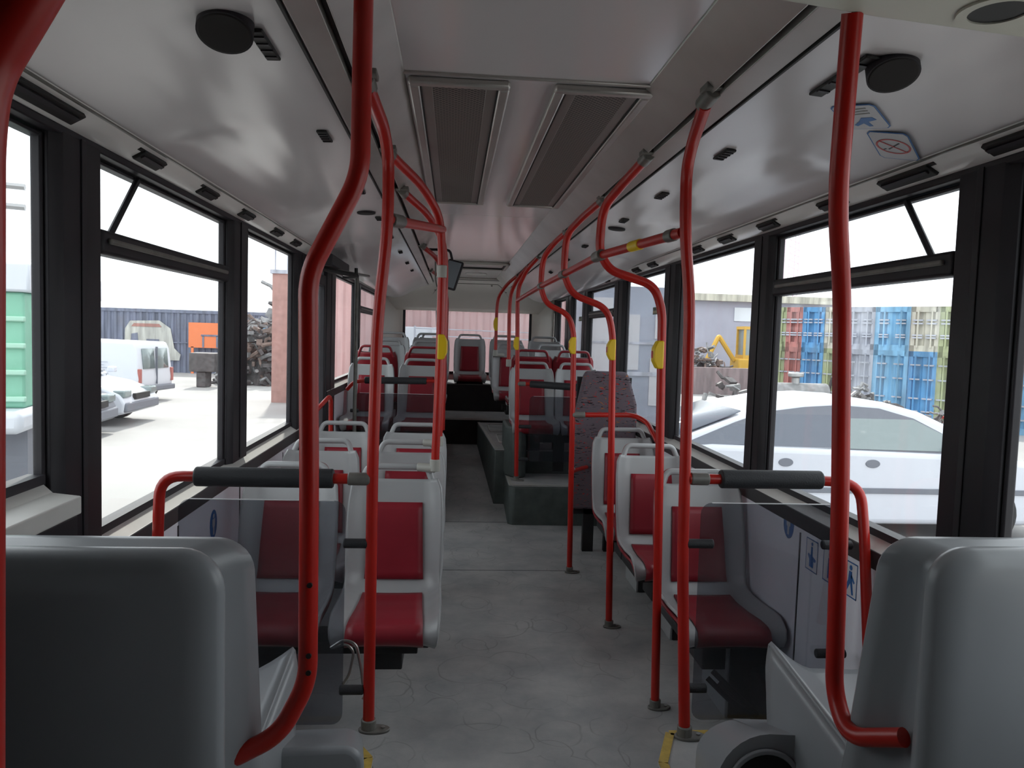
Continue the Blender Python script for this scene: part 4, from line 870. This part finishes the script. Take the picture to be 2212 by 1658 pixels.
# local car: x forward, y left, origin at ground centre
def car(name, loc, rz, label, paint, kind):
    R = thing(name, loc, label, 'car' if name != 'van' else 'van', None, rz)
    if kind == 'sedan':
        body = [(-2.25, .28), (-2.30, .50), (-2.27, .80), (-2.15, .93), (-1.55, .985), (1.05, .93), (1.75, .86), (2.15, .72), (2.28, .52), (2.25, .28), (1.9, .20), (-1.9, .20)]
        cab = [(-2.12, .93), (-1.55, 1.14), (-1.10, 1.30), (-.60, 1.405), (-.10, 1.44), (.30, 1.425), (.68, 1.33), (1.12, 1.13), (1.50, .92)]
        wins = [[(-1.78, 1.00), (-1.30, 1.185), (-1.02, 1.275), (-1.00, .98), (-1.62, .975)], [(-.97, 1.29), (-.55, 1.345), (-.26, 1.365), (-.22, .965), (-.95, .975)], [(-.16, 1.365), (.24, 1.345), (.58, 1.26), (.94, 1.09), (1.12, .95), (-.14, .962)]]
        hw, tz, tp, wh, wb = .86, .93, .34, .31, (-1.32, 1.36)
    else:
        body = [(-1.95, .28), (-2.02, .5), (-2.0, .85), (-1.9, .98), (-1.3, 1.0), (.75, .93), (1.45, .80), (1.88, .63), (1.98, .45), (1.95, .25), (1.6, .18), (-1.7, .18)]
        cab = [(-1.93, .97), (-1.75, 1.33), (-1.4, 1.42), (-.4, 1.45), (.1, 1.40), (.62, 1.15), (1.02, .92)]
        wins = [[(-1.72, 1.03), (-1.60, 1.30), (-1.0, 1.37), (-.97, 1.01)], [(-.92, 1.37), (-.35, 1.38), (-.3, 1.0), (-.9, 1.01)], [(-.25, 1.38), (.08, 1.33), (.5, 1.12), (.72, .98), (-.22, 1.0)]]
        hw, tz, tp, wh, wb = .82, .93, .30, .29, (-1.2, 1.22)
    loft_body(body, hw).build('body', paint, R, bevel=.06, seg=4, ang=50)
    loft_body(cab, hw - .03, tp, tz).build('cabin', paint, R, bevel=.05, seg=4, ang=50)
    for side in (-1, 1):
        for i, wpoly in enumerate(wins):
            vs = [(x, side * (hw - .03 - max(0, z - tz) * tp + .006), z) for x, z in wpoly]; k = len(vs)
            b = MB(); b.add(vs + [(x, y - side * .02, z) for x, y, z in vs], [tuple(range(k)), tuple(range(k, 2 * k))[::-1]] + [(i_, (i_ + 1) % k, k + (i_ + 1) % k, k + i_) for i_ in range(k)])
            cx_ = sum(v[0] for v in vs) / k; cz_ = sum(v[2] for v in vs) / k
            fr_v = [(cx_ + (x - cx_) * 1.05, y - side * .003, cz_ + (z - cz_) * 1.10) for x, y, z in vs]
            g = MB(); g.add(fr_v + [(x, y - side * .02, z) for x, y, z in fr_v], [tuple(range(k)), tuple(range(k, 2 * k))[::-1]] + [(i_, (i_ + 1) % k, k + (i_ + 1) % k, k + i_) for i_ in range(k)])
            g.build('window_surround', M['ctrim'], R)
            b.build('side_window', M['cglass2'] if i == 2 and kind == 'sedan' else M['cglass'], R)
        b = MB(); b.box(-1.85, 1.75, *sorted((side * hw, side * (hw + .014))), .52, .575); b.build('rub_strip', M['ctrim'], R, bevel=.004)
        b = MB()
        for hx in (-.80, .10): b.disc((hx, side * (hw - .005), .82), (0, side, 0), .075, .014, 20, rad2=.042)
        b.build('door_handle', M['ctrim'], R, bevel=.003)
        b = MB()
        for hx in (-.98, -.19, .92): b.box(hx - .004, hx + .004, *sorted((side * (hw - .01), side * (hw + .003))), .28, .95)
        b.build('door_gap', M['ctrim'], R)
        b = MB(); b.box(.93, 1.08, *sorted((side * (hw - .02), side * (hw + .15))), .95, 1.07); b.build('wing_mirror', M['ctrim'] if kind == 'sedan' else paint, R, bevel=.03)
        for wx in wb: wheel(R, wx, side * (hw - .17), wh, side)
        b = MB(); b.box(-hw * 0 + (2.0 if kind == 'sedan' else 1.72), (2.29 if kind == 'sedan' else 1.96), *sorted((side * (hw - .36), side * (hw - .03))), .56, .70); b.build('headlight', M['cglass2'], R, bevel=.03)
    # windscreen and rear screen
    for (p, q) in ((cab[-1], cab[-3]), (cab[0], cab[2])):
        (xa, za), (xb, zb) = p, q; d = 1 if xa > xb else -1
        ha, hb = hw - .12, hw - .12 - (zb - tz) * tp; dx, dz = (za - zb), (xb - xa); ln = math.hypot(dx, dz); ox, oz = abs(dx) / ln * d * .02, abs(dz) / ln * .02
        fa, fb = .10, .92
        A0 = (xa + (xb - xa) * fa + ox, za + (zb - za) * fa + oz); B0 = (xa + (xb - xa) * fb + ox, za + (zb - za) * fb + oz)
        b = MB(); b.add([(A0[0], -ha, A0[1]), (A0[0], ha, A0[1]), (B0[0], hb, B0[1]), (B0[0], -hb, B0[1])], [(0, 1, 2, 3)]); b.build('windscreen', M['cglass'], R, solid=.015)
    X1 = max(p[0] for p in body); b = MB(); b.box(X1 - .10, X1 + .02, -hw + .02, hw - .02, .28, .46); b.build('bumper', M['ctrim'], R, bevel=.03)
    b = MB(); b.box(X1 - .06, X1 + .01, -.35, .35, .50, .62); b.build('grille', M['black'], R, bevel=.01)
    return R
# white saloon parked across, right side outside
car('car', (3.93, 8.1, GZ), 0, 'large white saloon parked right outside the right windows', M['carwhite'], 'sedan')
car('car', (-8.35, 15.7, GZ), 0, 'white hatchback with sloping bonnet outside the left windows', M['carwhite'], 'hatch')
dk = mat('dark_car_paint', (.10, .11, .14), .3)
car('car', (-8.2, 13.4, GZ), math.radians(4), 'dark car with a pale front bumper, lowest in the left window', dk, 'hatch')
# white van, rear towards us
R = thing('van', (-9.75, 20.5, GZ), 'small white panel van with two rear windows, outside the left windows', 'van', None, math.radians(170))
vb = [(-1.95, .25), (-2.0, .6), (-1.92, 1.35), (-1.85, 1.52), (.2, 1.55), (.55, 1.45), (1.1, 1.0), (1.9, .85), (2.05, .5), (2.0, .22)]
loft_body(vb, .80, .12, .9).build('body', M['vanwhite'], R, bevel=.06, seg=3)
for y0, y1 in ((-.56, -.06), (.06, .56)):
    b = MB(); b.add([(-2.00, y0, .85), (-2.00, y1, .85), (-1.955, y1, 1.36), (-1.955, y0, 1.36)], [(0, 1, 2, 3)]); b.build('rear_window', M['cglass2'], R, solid=.03)
b = MB(); b.box(-2.07, -1.9, -.78, .78, .28, .42); b.build('bumper', M['ctrim'], R, bevel=.03)
b = MB(); b.box(-2.03, -1.97, -.006, .006, .45, 1.4); b.build('door_gap', M['ctrim'], R)
b = MB()
for y in (-.72, .72): b.box(-2.02, -1.95, y - .05, y + .05, .5, .85)
b.build('tail_light', mat('tail_red', (.4, .12, .1), .3), R, bevel=.01)
for side in (-1, 1):
    for wx in (-1.3, 1.3): wheel(R, wx, side * .62, .29, side)
    b = MB()
    for k in range(5): b.box(-1.2 + .1 * (k % 2), .1, *sorted((side * .805, side * .81)), .72 + .07 * k, .735 + .07 * k)
    b.build('side_lettering', mat('van_print', (.35, .38, .45), .6) if side < 0 else bpy.data.materials['van_print'], R)

# containers
def cont_mat(name, col, streak=.35):
    m = mat(name, col, .7); nt = m.node_tree; bb = nt.nodes['Principled BSDF']; L = nt.links.new
    tc = nt.nodes.new('ShaderNodeTexCoord'); mp = nt.nodes.new('ShaderNodeMapping'); mp.inputs['Scale'].default_value = (3, 3, .4)
    nz = nt.nodes.new('ShaderNodeTexNoise'); nz.inputs['Scale'].default_value = 2; nz.inputs['Detail'].default_value = 6
    cr = nt.nodes.new('ShaderNodeValToRGB'); cr.color_ramp.elements[0].position = .35; cr.color_ramp.elements[1].position = .65
    cr.color_ramp.elements[0].color = (*[c * (1 - streak) + .05 * streak for c in col], 1); cr.color_ramp.elements[1].color = (*[min(1, c * (1 + streak * .5)) for c in col], 1)
    L(tc.outputs['Object'], mp.inputs[0]); L(mp.outputs[0], nz.inputs['Vector']); L(nz.outputs['Fac'], cr.inputs[0]); L(cr.outputs[0], bb.inputs['Base Color'])
    return m
CM = dict(blue=cont_mat('container_blue', (.10, .30, .55)), lblue=cont_mat('container_light_blue', (.20, .42, .62)), red=cont_mat('container_red', (.45, .17, .15)), green=cont_mat('container_olive', (.36, .40, .22)),
          grey=cont_mat('container_grey', (.42, .44, .50)), slate=cont_mat('container_slate', (.17, .19, .26)), rust=cont_mat('container_rust', (.40, .20, .17)), pink=cont_mat('container_faded_red', (.55, .34, .33), .15), cream=cont_mat('container_cream', (.52, .50, .42)))
def container(p0, p1, depth, z0, z1, m, label, group, doors=False, rib=.28):
    """front face from p0 to p1 (ground xy), body going back by depth"""
    p0 = Vector((*p0, 0)); p1 = Vector((*p1, 0)); d = (p1 - p0); ln = d.length; ang = math.atan2(d.y, d.x)
    R = thing('shipping_container', (p0.x, p0.y, z0), label, 'shipping container', group, ang); h = z1 - z0
    b = MB(); nr = max(2, int(ln / rib)); prof_ = []
    for i in range(nr):
        a = i * ln / nr; q = ln / nr
        prof_ += [(a, 0), (a + q * .35, 0), (a + q * .5, .05), (a + q * .85, .05)]
    prof_ += [(ln, 0), (ln, depth), (0, depth)]
    b.prism(prof_, 'z', .12, h - .10); b.build('body', m, R, ang=20)
    b = MB(); b.box(-.01, ln + .01, -.03, .06, h - .14, h); b.box(-.01, ln + .01, -.03, .06, 0, .15); b.box(-.03, .09, -.03, .08, 0, h); b.box(ln - .09, ln + .03, -.03, .08, 0, h)
    b.build('corner_frame', m, R)
    if doors:
        b = MB(); k = max(2, int(ln / .6))
        for i in range(k): xx = (i + .5) * ln / k; b.tube([(xx, -.06, .1), (xx, -.06, h - .1)], .022, 6)
        b.build('locking_bar', m, R)
        b = MB()
        for zz in (.35, h * .36, h * .62, h - .35):
            for i in range(k): xx = (i + .5) * ln / k; b.box(xx - .12, xx + .12, -.075, -.02, zz - .018, zz + .018)
        b.build('hinge_bar', CM['grey'], R)
    return R
# right: row of container ends, angled
Pn = Vector((14.0, 15.9)); Pf = Vector((9.0, 22.2)); Lr = (Pn - Pf)
cols = ['lblue', 'green', 'red', 'blue', 'green', 'grey', 'lblue', 'blue', 'green', 'rust', 'lblue', 'blue']
wds = [.35, .5, .5, .65, .6, .8, .9, .7, .6, .55, 1.0, 1.0]
tot = sum(wds); acc = 0
for i, wd in enumerate(wds):
    a = Pf + Lr * (acc / tot); c = Pf + Lr * ((acc + wd - .04) / tot); acc += wd
    for lv, (z0, z1) in enumerate(((GZ, 1.47), (1.47, 2.62 if i < 9 else 2.85))):
        cc = CM[cols[i]] if not (lv == 1 and i in (4, 7)) else CM['cream']
        container(a, c, 1.2, z0, z1, cc, '%s %s container end in the stacked row beyond the right windows, %s' % (ordn[i] if i < 9 else ['tenth', 'eleventh', 'twelfth'][i - 9], cols[i].replace('lblue', 'light blue'), 'lower tier' if lv == 0 else 'upper tier'),
                  'container ends stacked to the right', True)
container((15.6, 11.0), (17.4, 9.6), 1, GZ, 2.9, CM['green'], 'olive container seen past the last right window post', 'container ends stacked to the right', True)
container((14.1, 15.6), (14.9, 12.6), 1.5, GZ, 2.9, CM['grey'], 'grey container nearest beyond the right windows', 'container ends stacked to the right', True)
# right far: long grey shed and cream roof edge
R = thing('warehouse', (9, 33, GZ), 'long pale grey warehouse with cream roof edge beyond the yard', 'building')
b = MB(); b.box(-3.5, 8, 0, 6, 0, 3.75); b.build('wall', mat('shed_wall', (.42, .42, .50), .8, noise=.1, nscale=.6), R)
b = MB(); b.box(-3.8, 8.2, -.4, 6, 3.75, 4.05); b.build('roof_edge', CM['cream'], R)
b = MB(); b.box(3.2, 5, -.05, 0, 2.9, 3.5); b.build('white_panel', M['vanwhite'], R)
# low brown wall and machinery
b = MB(); b.box(0, 6.0, 0, .35, 0, 1.0); o = b.build('yard_wall', cont_mat('brown_wall', (.24, .18, .18))); o.location = (8.2, 27.5, GZ); tag(o, 'low brown wall across the yard behind the axles', 'wall')
R = thing('storage_building', (5.4, 19.0, GZ), 'pale grey block with lighter panels standing outside the rear right windows', 'building')
b = MB(); b.box(-2.3, 0, 0, 4, 0, 3.3); b.build('wall', mat('pale_building', (.30, .33, .40), .8, noise=.15, nscale=.8), R)
b = MB()
for x0, x1, z0, z1 in ((-2.2, -1.6, .7, 3.0), (-1.2, -.9, 1.2, 2.6), (-.6, -.1, .3, 1.5), (-.5, -.05, 2.0, 2.9)): b.box(x0, x1, -.04, 0, z0, z1)
b.build('panel', mat('pale_panel', (.52, .52, .54), .7), R)
b = MB(); b.box(-2.35, .05, -.06, .02, 1.05, 1.15); b.box(-2.35, .05, -.06, .02, 1.85, 1.9); b.build('ledge', CM['grey'], R)
# backhoe
R = thing('backhoe', (11.7, 30.6, GZ), 'yellow backhoe digger working beyond the right windows', 'digger'); YM = mat('digger_yellow', (.62, .36, .04), .5)
b = MB(); b.box(-.3, 1.6, -.5, .5, .7, 1.3); b.build('chassis', YM, R, bevel=.05)
b = MB(); b.box(-.1, .9, -.45, .45, 1.3, 1.45); b.box(-.1, .9, -.45, .45, 2.5, 2.62)
for x, y in ((-.05, -.4), (.85, -.4), (-.05, .4), (.85, .4)): b.box(x - .04, x + .04, y - .04, y + .04, 1.4, 2.55)
b.build('cab_frame', YM, R); b = MB(); b.box(0, .8, -.38, .38, 1.45, 2.5); b.build('cab_glass', M['cglass2'], R)
b = MB(); b.tube([(-.3, 0, 1.2), (-1.0, 0, 2.2), (-1.5, -.1, 1.2), (-1.3, -.1, .6)], .10, 8, .1); b.build('boom', YM, R)
b = MB(); b.box(-1.6, -1.1, -.3, .2, .35, .75); b.build('bucket', M['ctrim'], R, bevel=.05)
for wx in (0, 1.4):
    for sd in (-1, 1): wheel(R, wx, sd * .4, .42, sd)
# scrap machinery piles
def scrap(name, loc, size, nn, label, cat, cols_, seed, kind=None):
    rnd = random.Random(seed); R = thing(name, loc, label, cat)
    b = MB()
    def mound(a_, t_):
        th = 2 * math.pi * a_; rr_ = t_ * .85; k_ = 1 + .18 * math.sin(5 * th + seed) + .1 * math.sin(11 * th)
        return Vector((size[0] * rr_ * k_ * math.cos(th), size[1] * rr_ * k_ * math.sin(th), size[2] * .62 * (1 - t_ ** 1.6) * (1 + .12 * math.sin(7 * th + 9 * t_))))
    b.grid(mound, 24, 8); b.build('heap_core', cols_[0], R)['kind'] = 'stuff'
    for q, cmat in enumerate(cols_):
        b = MB()
        for i in range(nn):
            a = Vector((rnd.uniform(-1, 1) * size[0], rnd.uniform(-1, 1) * size[1], 0)); rr = 1 - (abs(a.x) / size[0]) ** 2
            a.z = rnd.uniform(0, 1) * size[2] * max(.15, rr); d = Vector((rnd.gauss(0, 1), rnd.gauss(0, .6), rnd.gauss(0, .5))).normalized() * rnd.uniform(.12, .32) * size[2]
            k = rnd.random(); c = a + d; a.z = max(a.z, .04); c.z = max(.04, c.z)
            if k < .5: b.tube([a, (a + c) / 2 + Vector((0, 0, rnd.uniform(-.1, .15))), c], rnd.uniform(.015, .05) * size[2] ** .5, 6)
            else: b.obox(a, (rnd.uniform(.05, .17) * size[2], rnd.uniform(.04, .14) * size[2], rnd.uniform(.02, .10) * size[2]), Matrix.Rotation(rnd.uniform(0, 3), 3, 'Z') @ Matrix.Rotation(rnd.uniform(-.6, .6), 3, 'X'))
        b.build(('beams', 'plates', 'pipes')[q % 3], cmat, R)['kind'] = 'stuff'
    R['kind'] = 'stuff'
    return R
SD = mat('scrap_dark', (.10, .09, .09), .6, .3, noise=.4); SG = mat('scrap_grey', (.25, .25, .25), .5, .4, noise=.3); SR = mat('scrap_rust', (.17, .12, .10), .7, noise=.4)
scrap('scrap_heap', (-6.75, 27, GZ), (1.3, .8, 2.3), 200, 'tall heap of tangled scrap metal outside the left windows', 'scrap heap', (SD, SG, SR), 3)
scrap('scrap_heap', (-6.6, 29.6, GZ), (1.2, .6, 3.5), 120, 'taller scrap heap with a raised beam behind the first heap', 'scrap heap', (SD, SG), 9)
scrap('axle_pile', (5.6, 15.0, GZ), (.9, .6, 1.3), 50, 'pile of grey axles beyond the boot of the white saloon', 'scrap heap', (SG, SD), 5)
scrap('scrap_heap', (9.6, 29.2, GZ), (1.2, .6, 1.7), 110, 'low spread of scrap before the warehouse', 'scrap heap', (SD, SR, SG), 12)
scrap('scrap_heap', (8.7, 13.2, GZ), (.8, .5, .85), 60, 'heap of red crushed car parts beyond the bonnet of the white saloon', 'scrap heap', (mat('scrap_red', (.42, .05, .04), .5, noise=.3), SG, SD), 21)
scrap('engine_pile', (8.0, 15.0, GZ), (1.1, .6, 1.15), 90, 'jumble of engine parts behind the roof of the white saloon', 'scrap heap', (SD, SG, SG), 15)
R = thing('engine_block', (6.0, 13.6, GZ + .98), 'grey engine with two round caps behind the white saloon', 'engine')
b = MB(); b.tube([(-.6, 0, .12), (.75, 0, .12)], .17, 16); b.box(-.9, .9, -.3, .3, -.98, -.02); b.build('block', SG, R, bevel=.02)
b = MB()
for x in (-.35, .15): b.tube([(x, 0, .2), (x, 0, .40)], .07, 12); b.disc((x, 0, .40), (0, 0, 1), .14, .08, 20)
b.build('filler_cap', M['hub'], R, bevel=.02)

# left far: painted slate container wall, orange board, van-like mural as plain pale shapes
R = thing('shipping_container', (-16.5, 32.2, GZ), 'long dark slate container wall with a faded painted lorry cab, far left', 'shipping container')
b = MB(); prof_ = []
for i in range(40): a = i * .25; prof_ += [(a, 0), (a + .09, 0), (a + .125, .05), (a + .215, .05)]
b.prism(prof_ + [(10, 0), (10, 2.4), (0, 2.4)], 'z', 0, 2.5); b.build('body', CM['slate'], R, ang=20)
b = MB(); b.box(0, 10, -.03, 0, 2.45, 2.58); b.box(0, 10, -.03, 0, 1.22, 1.26); b.build('rail', CM['slate'], R)
def mural(poly, m, nm, y=-.05):
    b = MB(); b.prism(poly, 'y', y, y + .012); b.build(nm, m, R)
PM = cont_mat('mural_pale', (.50, .50, .46)); 
mural([(2.9, .5), (2.95, 1.75), (3.15, 2.08), (4.3, 2.12), (4.75, 1.8), (4.9, 1.0), (5.15, .75), (5.1, .5)], PM, 'painted_cab')
mural([(3.15, .85), (3.2, 1.55), (3.45, 1.6), (3.5, .85)], CM['slate'], 'painted_window', -.065); mural([(3.8, .95), (3.8, 1.35), (4.3, 1.35), (4.3, .95)], CM['slate'], 'painted_hatch', -.065); mural([(3.2, 1.85), (3.3, 1.98), (4.3, 1.98), (4.4, 1.85)], CM['rust'], 'painted_sunshade', -.065)
OM = mat('orange_board', (.80, .22, .08), .6)
R = thing('sign_board', (-10.95, 31.9, GZ), 'orange board with a small grey doorway shape on the slate wall, far left', 'board')
b = MB(); b.box(0, 2.3, 0, .06, 1.06, 2.08); b.box(.1, .2, .0, .05, 0, 1.1); b.box(2.1, 2.2, .0, .05, 0, 1.1); b.build('board', OM, R); b = MB(); b.box(.55, .62, -.02, 0, 1.08, 1.55); b.box(1.1, 1.17, -.02, 0, 1.08, 1.55); b.box(.5, 1.2, -.02, 0, 1.53, 1.60); b.build('doorway_outline', CM['slate'], R)
b = MB(); b.box(0, .62, -.04, .04, .0, 2.25); R = b.build('blue_panel', CM['lblue']); R.location = (-7.55, 28.2, GZ); tag(R, 'pale blue metal panel in the scrap heap, far left', 'panel')
# brick pillar building behind the left row
R = thing('brick_tower', (-4.42, 20.5, GZ), 'tall brick pillar with a small rail on top, outside the third left window', 'building')
b = MB(); b.box(-.55, .15, 0, .9, 0, 3.4); b.build('shaft', mat('brick_faded', (.42, .25, .22), .85, noise=.15, nscale=6), R)
b = MB(); b.box(-.60, .20, -.05, .95, 3.4, 3.5); b.build('cap', CM['grey'], R)
b = MB()
for x in (-.5, -.18, .12): b.tube([(x, .1, 3.5), (x, .1, 4.6)], .02, 6)
b.tube([(-.5, .1, 4.5), (.12, .1, 4.1)], .015, 6); b.build('rail', CM['grey'], R)
# flatbed piece between
b = MB(); b.box(-.3, .5, -.4, .4, .5, 1.1); b.box(-.1, .2, -.3, .3, .0, .5); o = b.build('trailer_chassis', SD, bevel=.03); o.location = (-8.25, 25.2, GZ); tag(o, 'dark trailer chassis partly hidden by the window post, far left', 'trailer')
b = MB(); b.box(0, 3.2, 0, 2, 0, 2.5); o = b.build('shipping_container', CM['cream']); o.location = (-19.9, 31.5, GZ); tag(o, 'pale low shed at the left end of the slate wall', 'shed')
# green truck body at far left
R = thing('truck', (-4.55, 5.15, GZ), 'green slatted truck body close outside the first left window', 'truck', None, math.radians(12))
GM = mat('truck_green', (.22, .50, .36), .5, noise=.08)
b = MB(); b.box(-3.0, 1.3, .55, 2.8, 1.33, 2.20); b.build('load_body', GM, R, bevel=.02)
b = MB()
for k in range(4): b.box(-3.0, 1.31, .52, .56, 1.38 + k * .2, 1.42 + k * .2)
b.build('slat', mat('truck_green_pale', (.40, .66, .52), .5), R, bevel=.01)
b = MB(); b.box(-3.0, 1.35, .5, 2.8, 2.20, 2.42); b.build('top_board', M['vanwhite'], R, bevel=.02)
b = MB(); b.box(-3.0, 1.35, .3, 2.7, 1.16, 1.33); b.build('mudguard', M['vanwhite'], R, bevel=.05)
b = MB(); b.box(-3.0, 1.3, .6, 2.6, .25, 1.16); b.build('underbody', M['ctrim'], R)
b = MB()
for z in (2.95, 3.1): b.tube([(-3, .6, z), (1.3, .6, z - .12)], .025, 6)
for x in (-1.4, .2, 1.0): b.tube([(x, .6, 2.4), (x - .1, .6, 3.05)], .025, 6)
b.build('roof_rack', M['hub'], R)
for wx in (-1.8, .4): wheel(R, wx, .45, .42, -1)

# rear: faded red container wall with a striped post
for i, (x0, x1) in enumerate(((-3.75, -.62), (-.58, 2.55))):
    container((x0, 17.5), (x1, 17.5), 2.4, GZ, 2.9, CM['pink'], 'faded red container behind the bus, the %s one of two' % ('left', 'right')[i], 'faded red containers behind the bus', rib=.3)
R = thing('striped_post', (-.62, 16.8, GZ), 'thin leaning red and white striped post behind the bus', 'post')
b = MB(); b.tube([(-.06, 0, 3.0), (.14, 0, 0)], .045, 10); b.build('shaft', CM['pink'], R)
b = MB()
for a, c in ((2.62, 2.46), (2.10, 1.92), (1.58, 1.40)):
    b.tube([(-.06 + .2 * (3 - a) / 3, 0, a), (-.06 + .2 * (3 - c) / 3, 0, c)], .048, 10)
b.build('white_band', M['vanwhite'], R)
b = MB(); b.box(0, .95, 0, .25, .0, 2.1); o = b.build('white_board', M['vanwhite'], bevel=.02); o.location = (-1.60, 16.9, GZ); tag(o, 'white board leaning before the red container behind the bus', 'board')
b = MB(); b.tube([(-1.0, 16.0, 1.65), (1.9, 16.0, 1.62)], .012, 6); b.tube([(-1.0, 16.0, 1.50), (1.9, 16.0, 1.47)], .012, 6); b.tube([(-1.0, 16.0, GZ), (-1.0, 16.0, 1.7)], .02, 6); b.tube([(1.9, 16.0, GZ), (1.9, 16.0, 1.7)], .02, 6); tag(b.build('overhead_cable', CM['grey']), 'two thin cables strung before the red containers', 'cable')
# pale lattice mast
R = thing('lattice_mast', (17.7, 40, GZ), 'pale thin lattice mast showing in the upper right window', 'mast')
b = MB()
for x, y in ((0, 0), (.55, 0), (0, .5), (.55, .5)): b.tube([(x, y, 0), (x, y, 8.6)], .03, 6)
for k in range(24):
    z = k * .36; b.tube([(0, 0, z), (.55, 0, z + .18)], .022, 5); b.tube([(.55, 0, z + .18), (0, 0, z + .36)], .022, 5)
b.build('lattice', mat('mast_paint', (.75, .60, .66), .6), R)
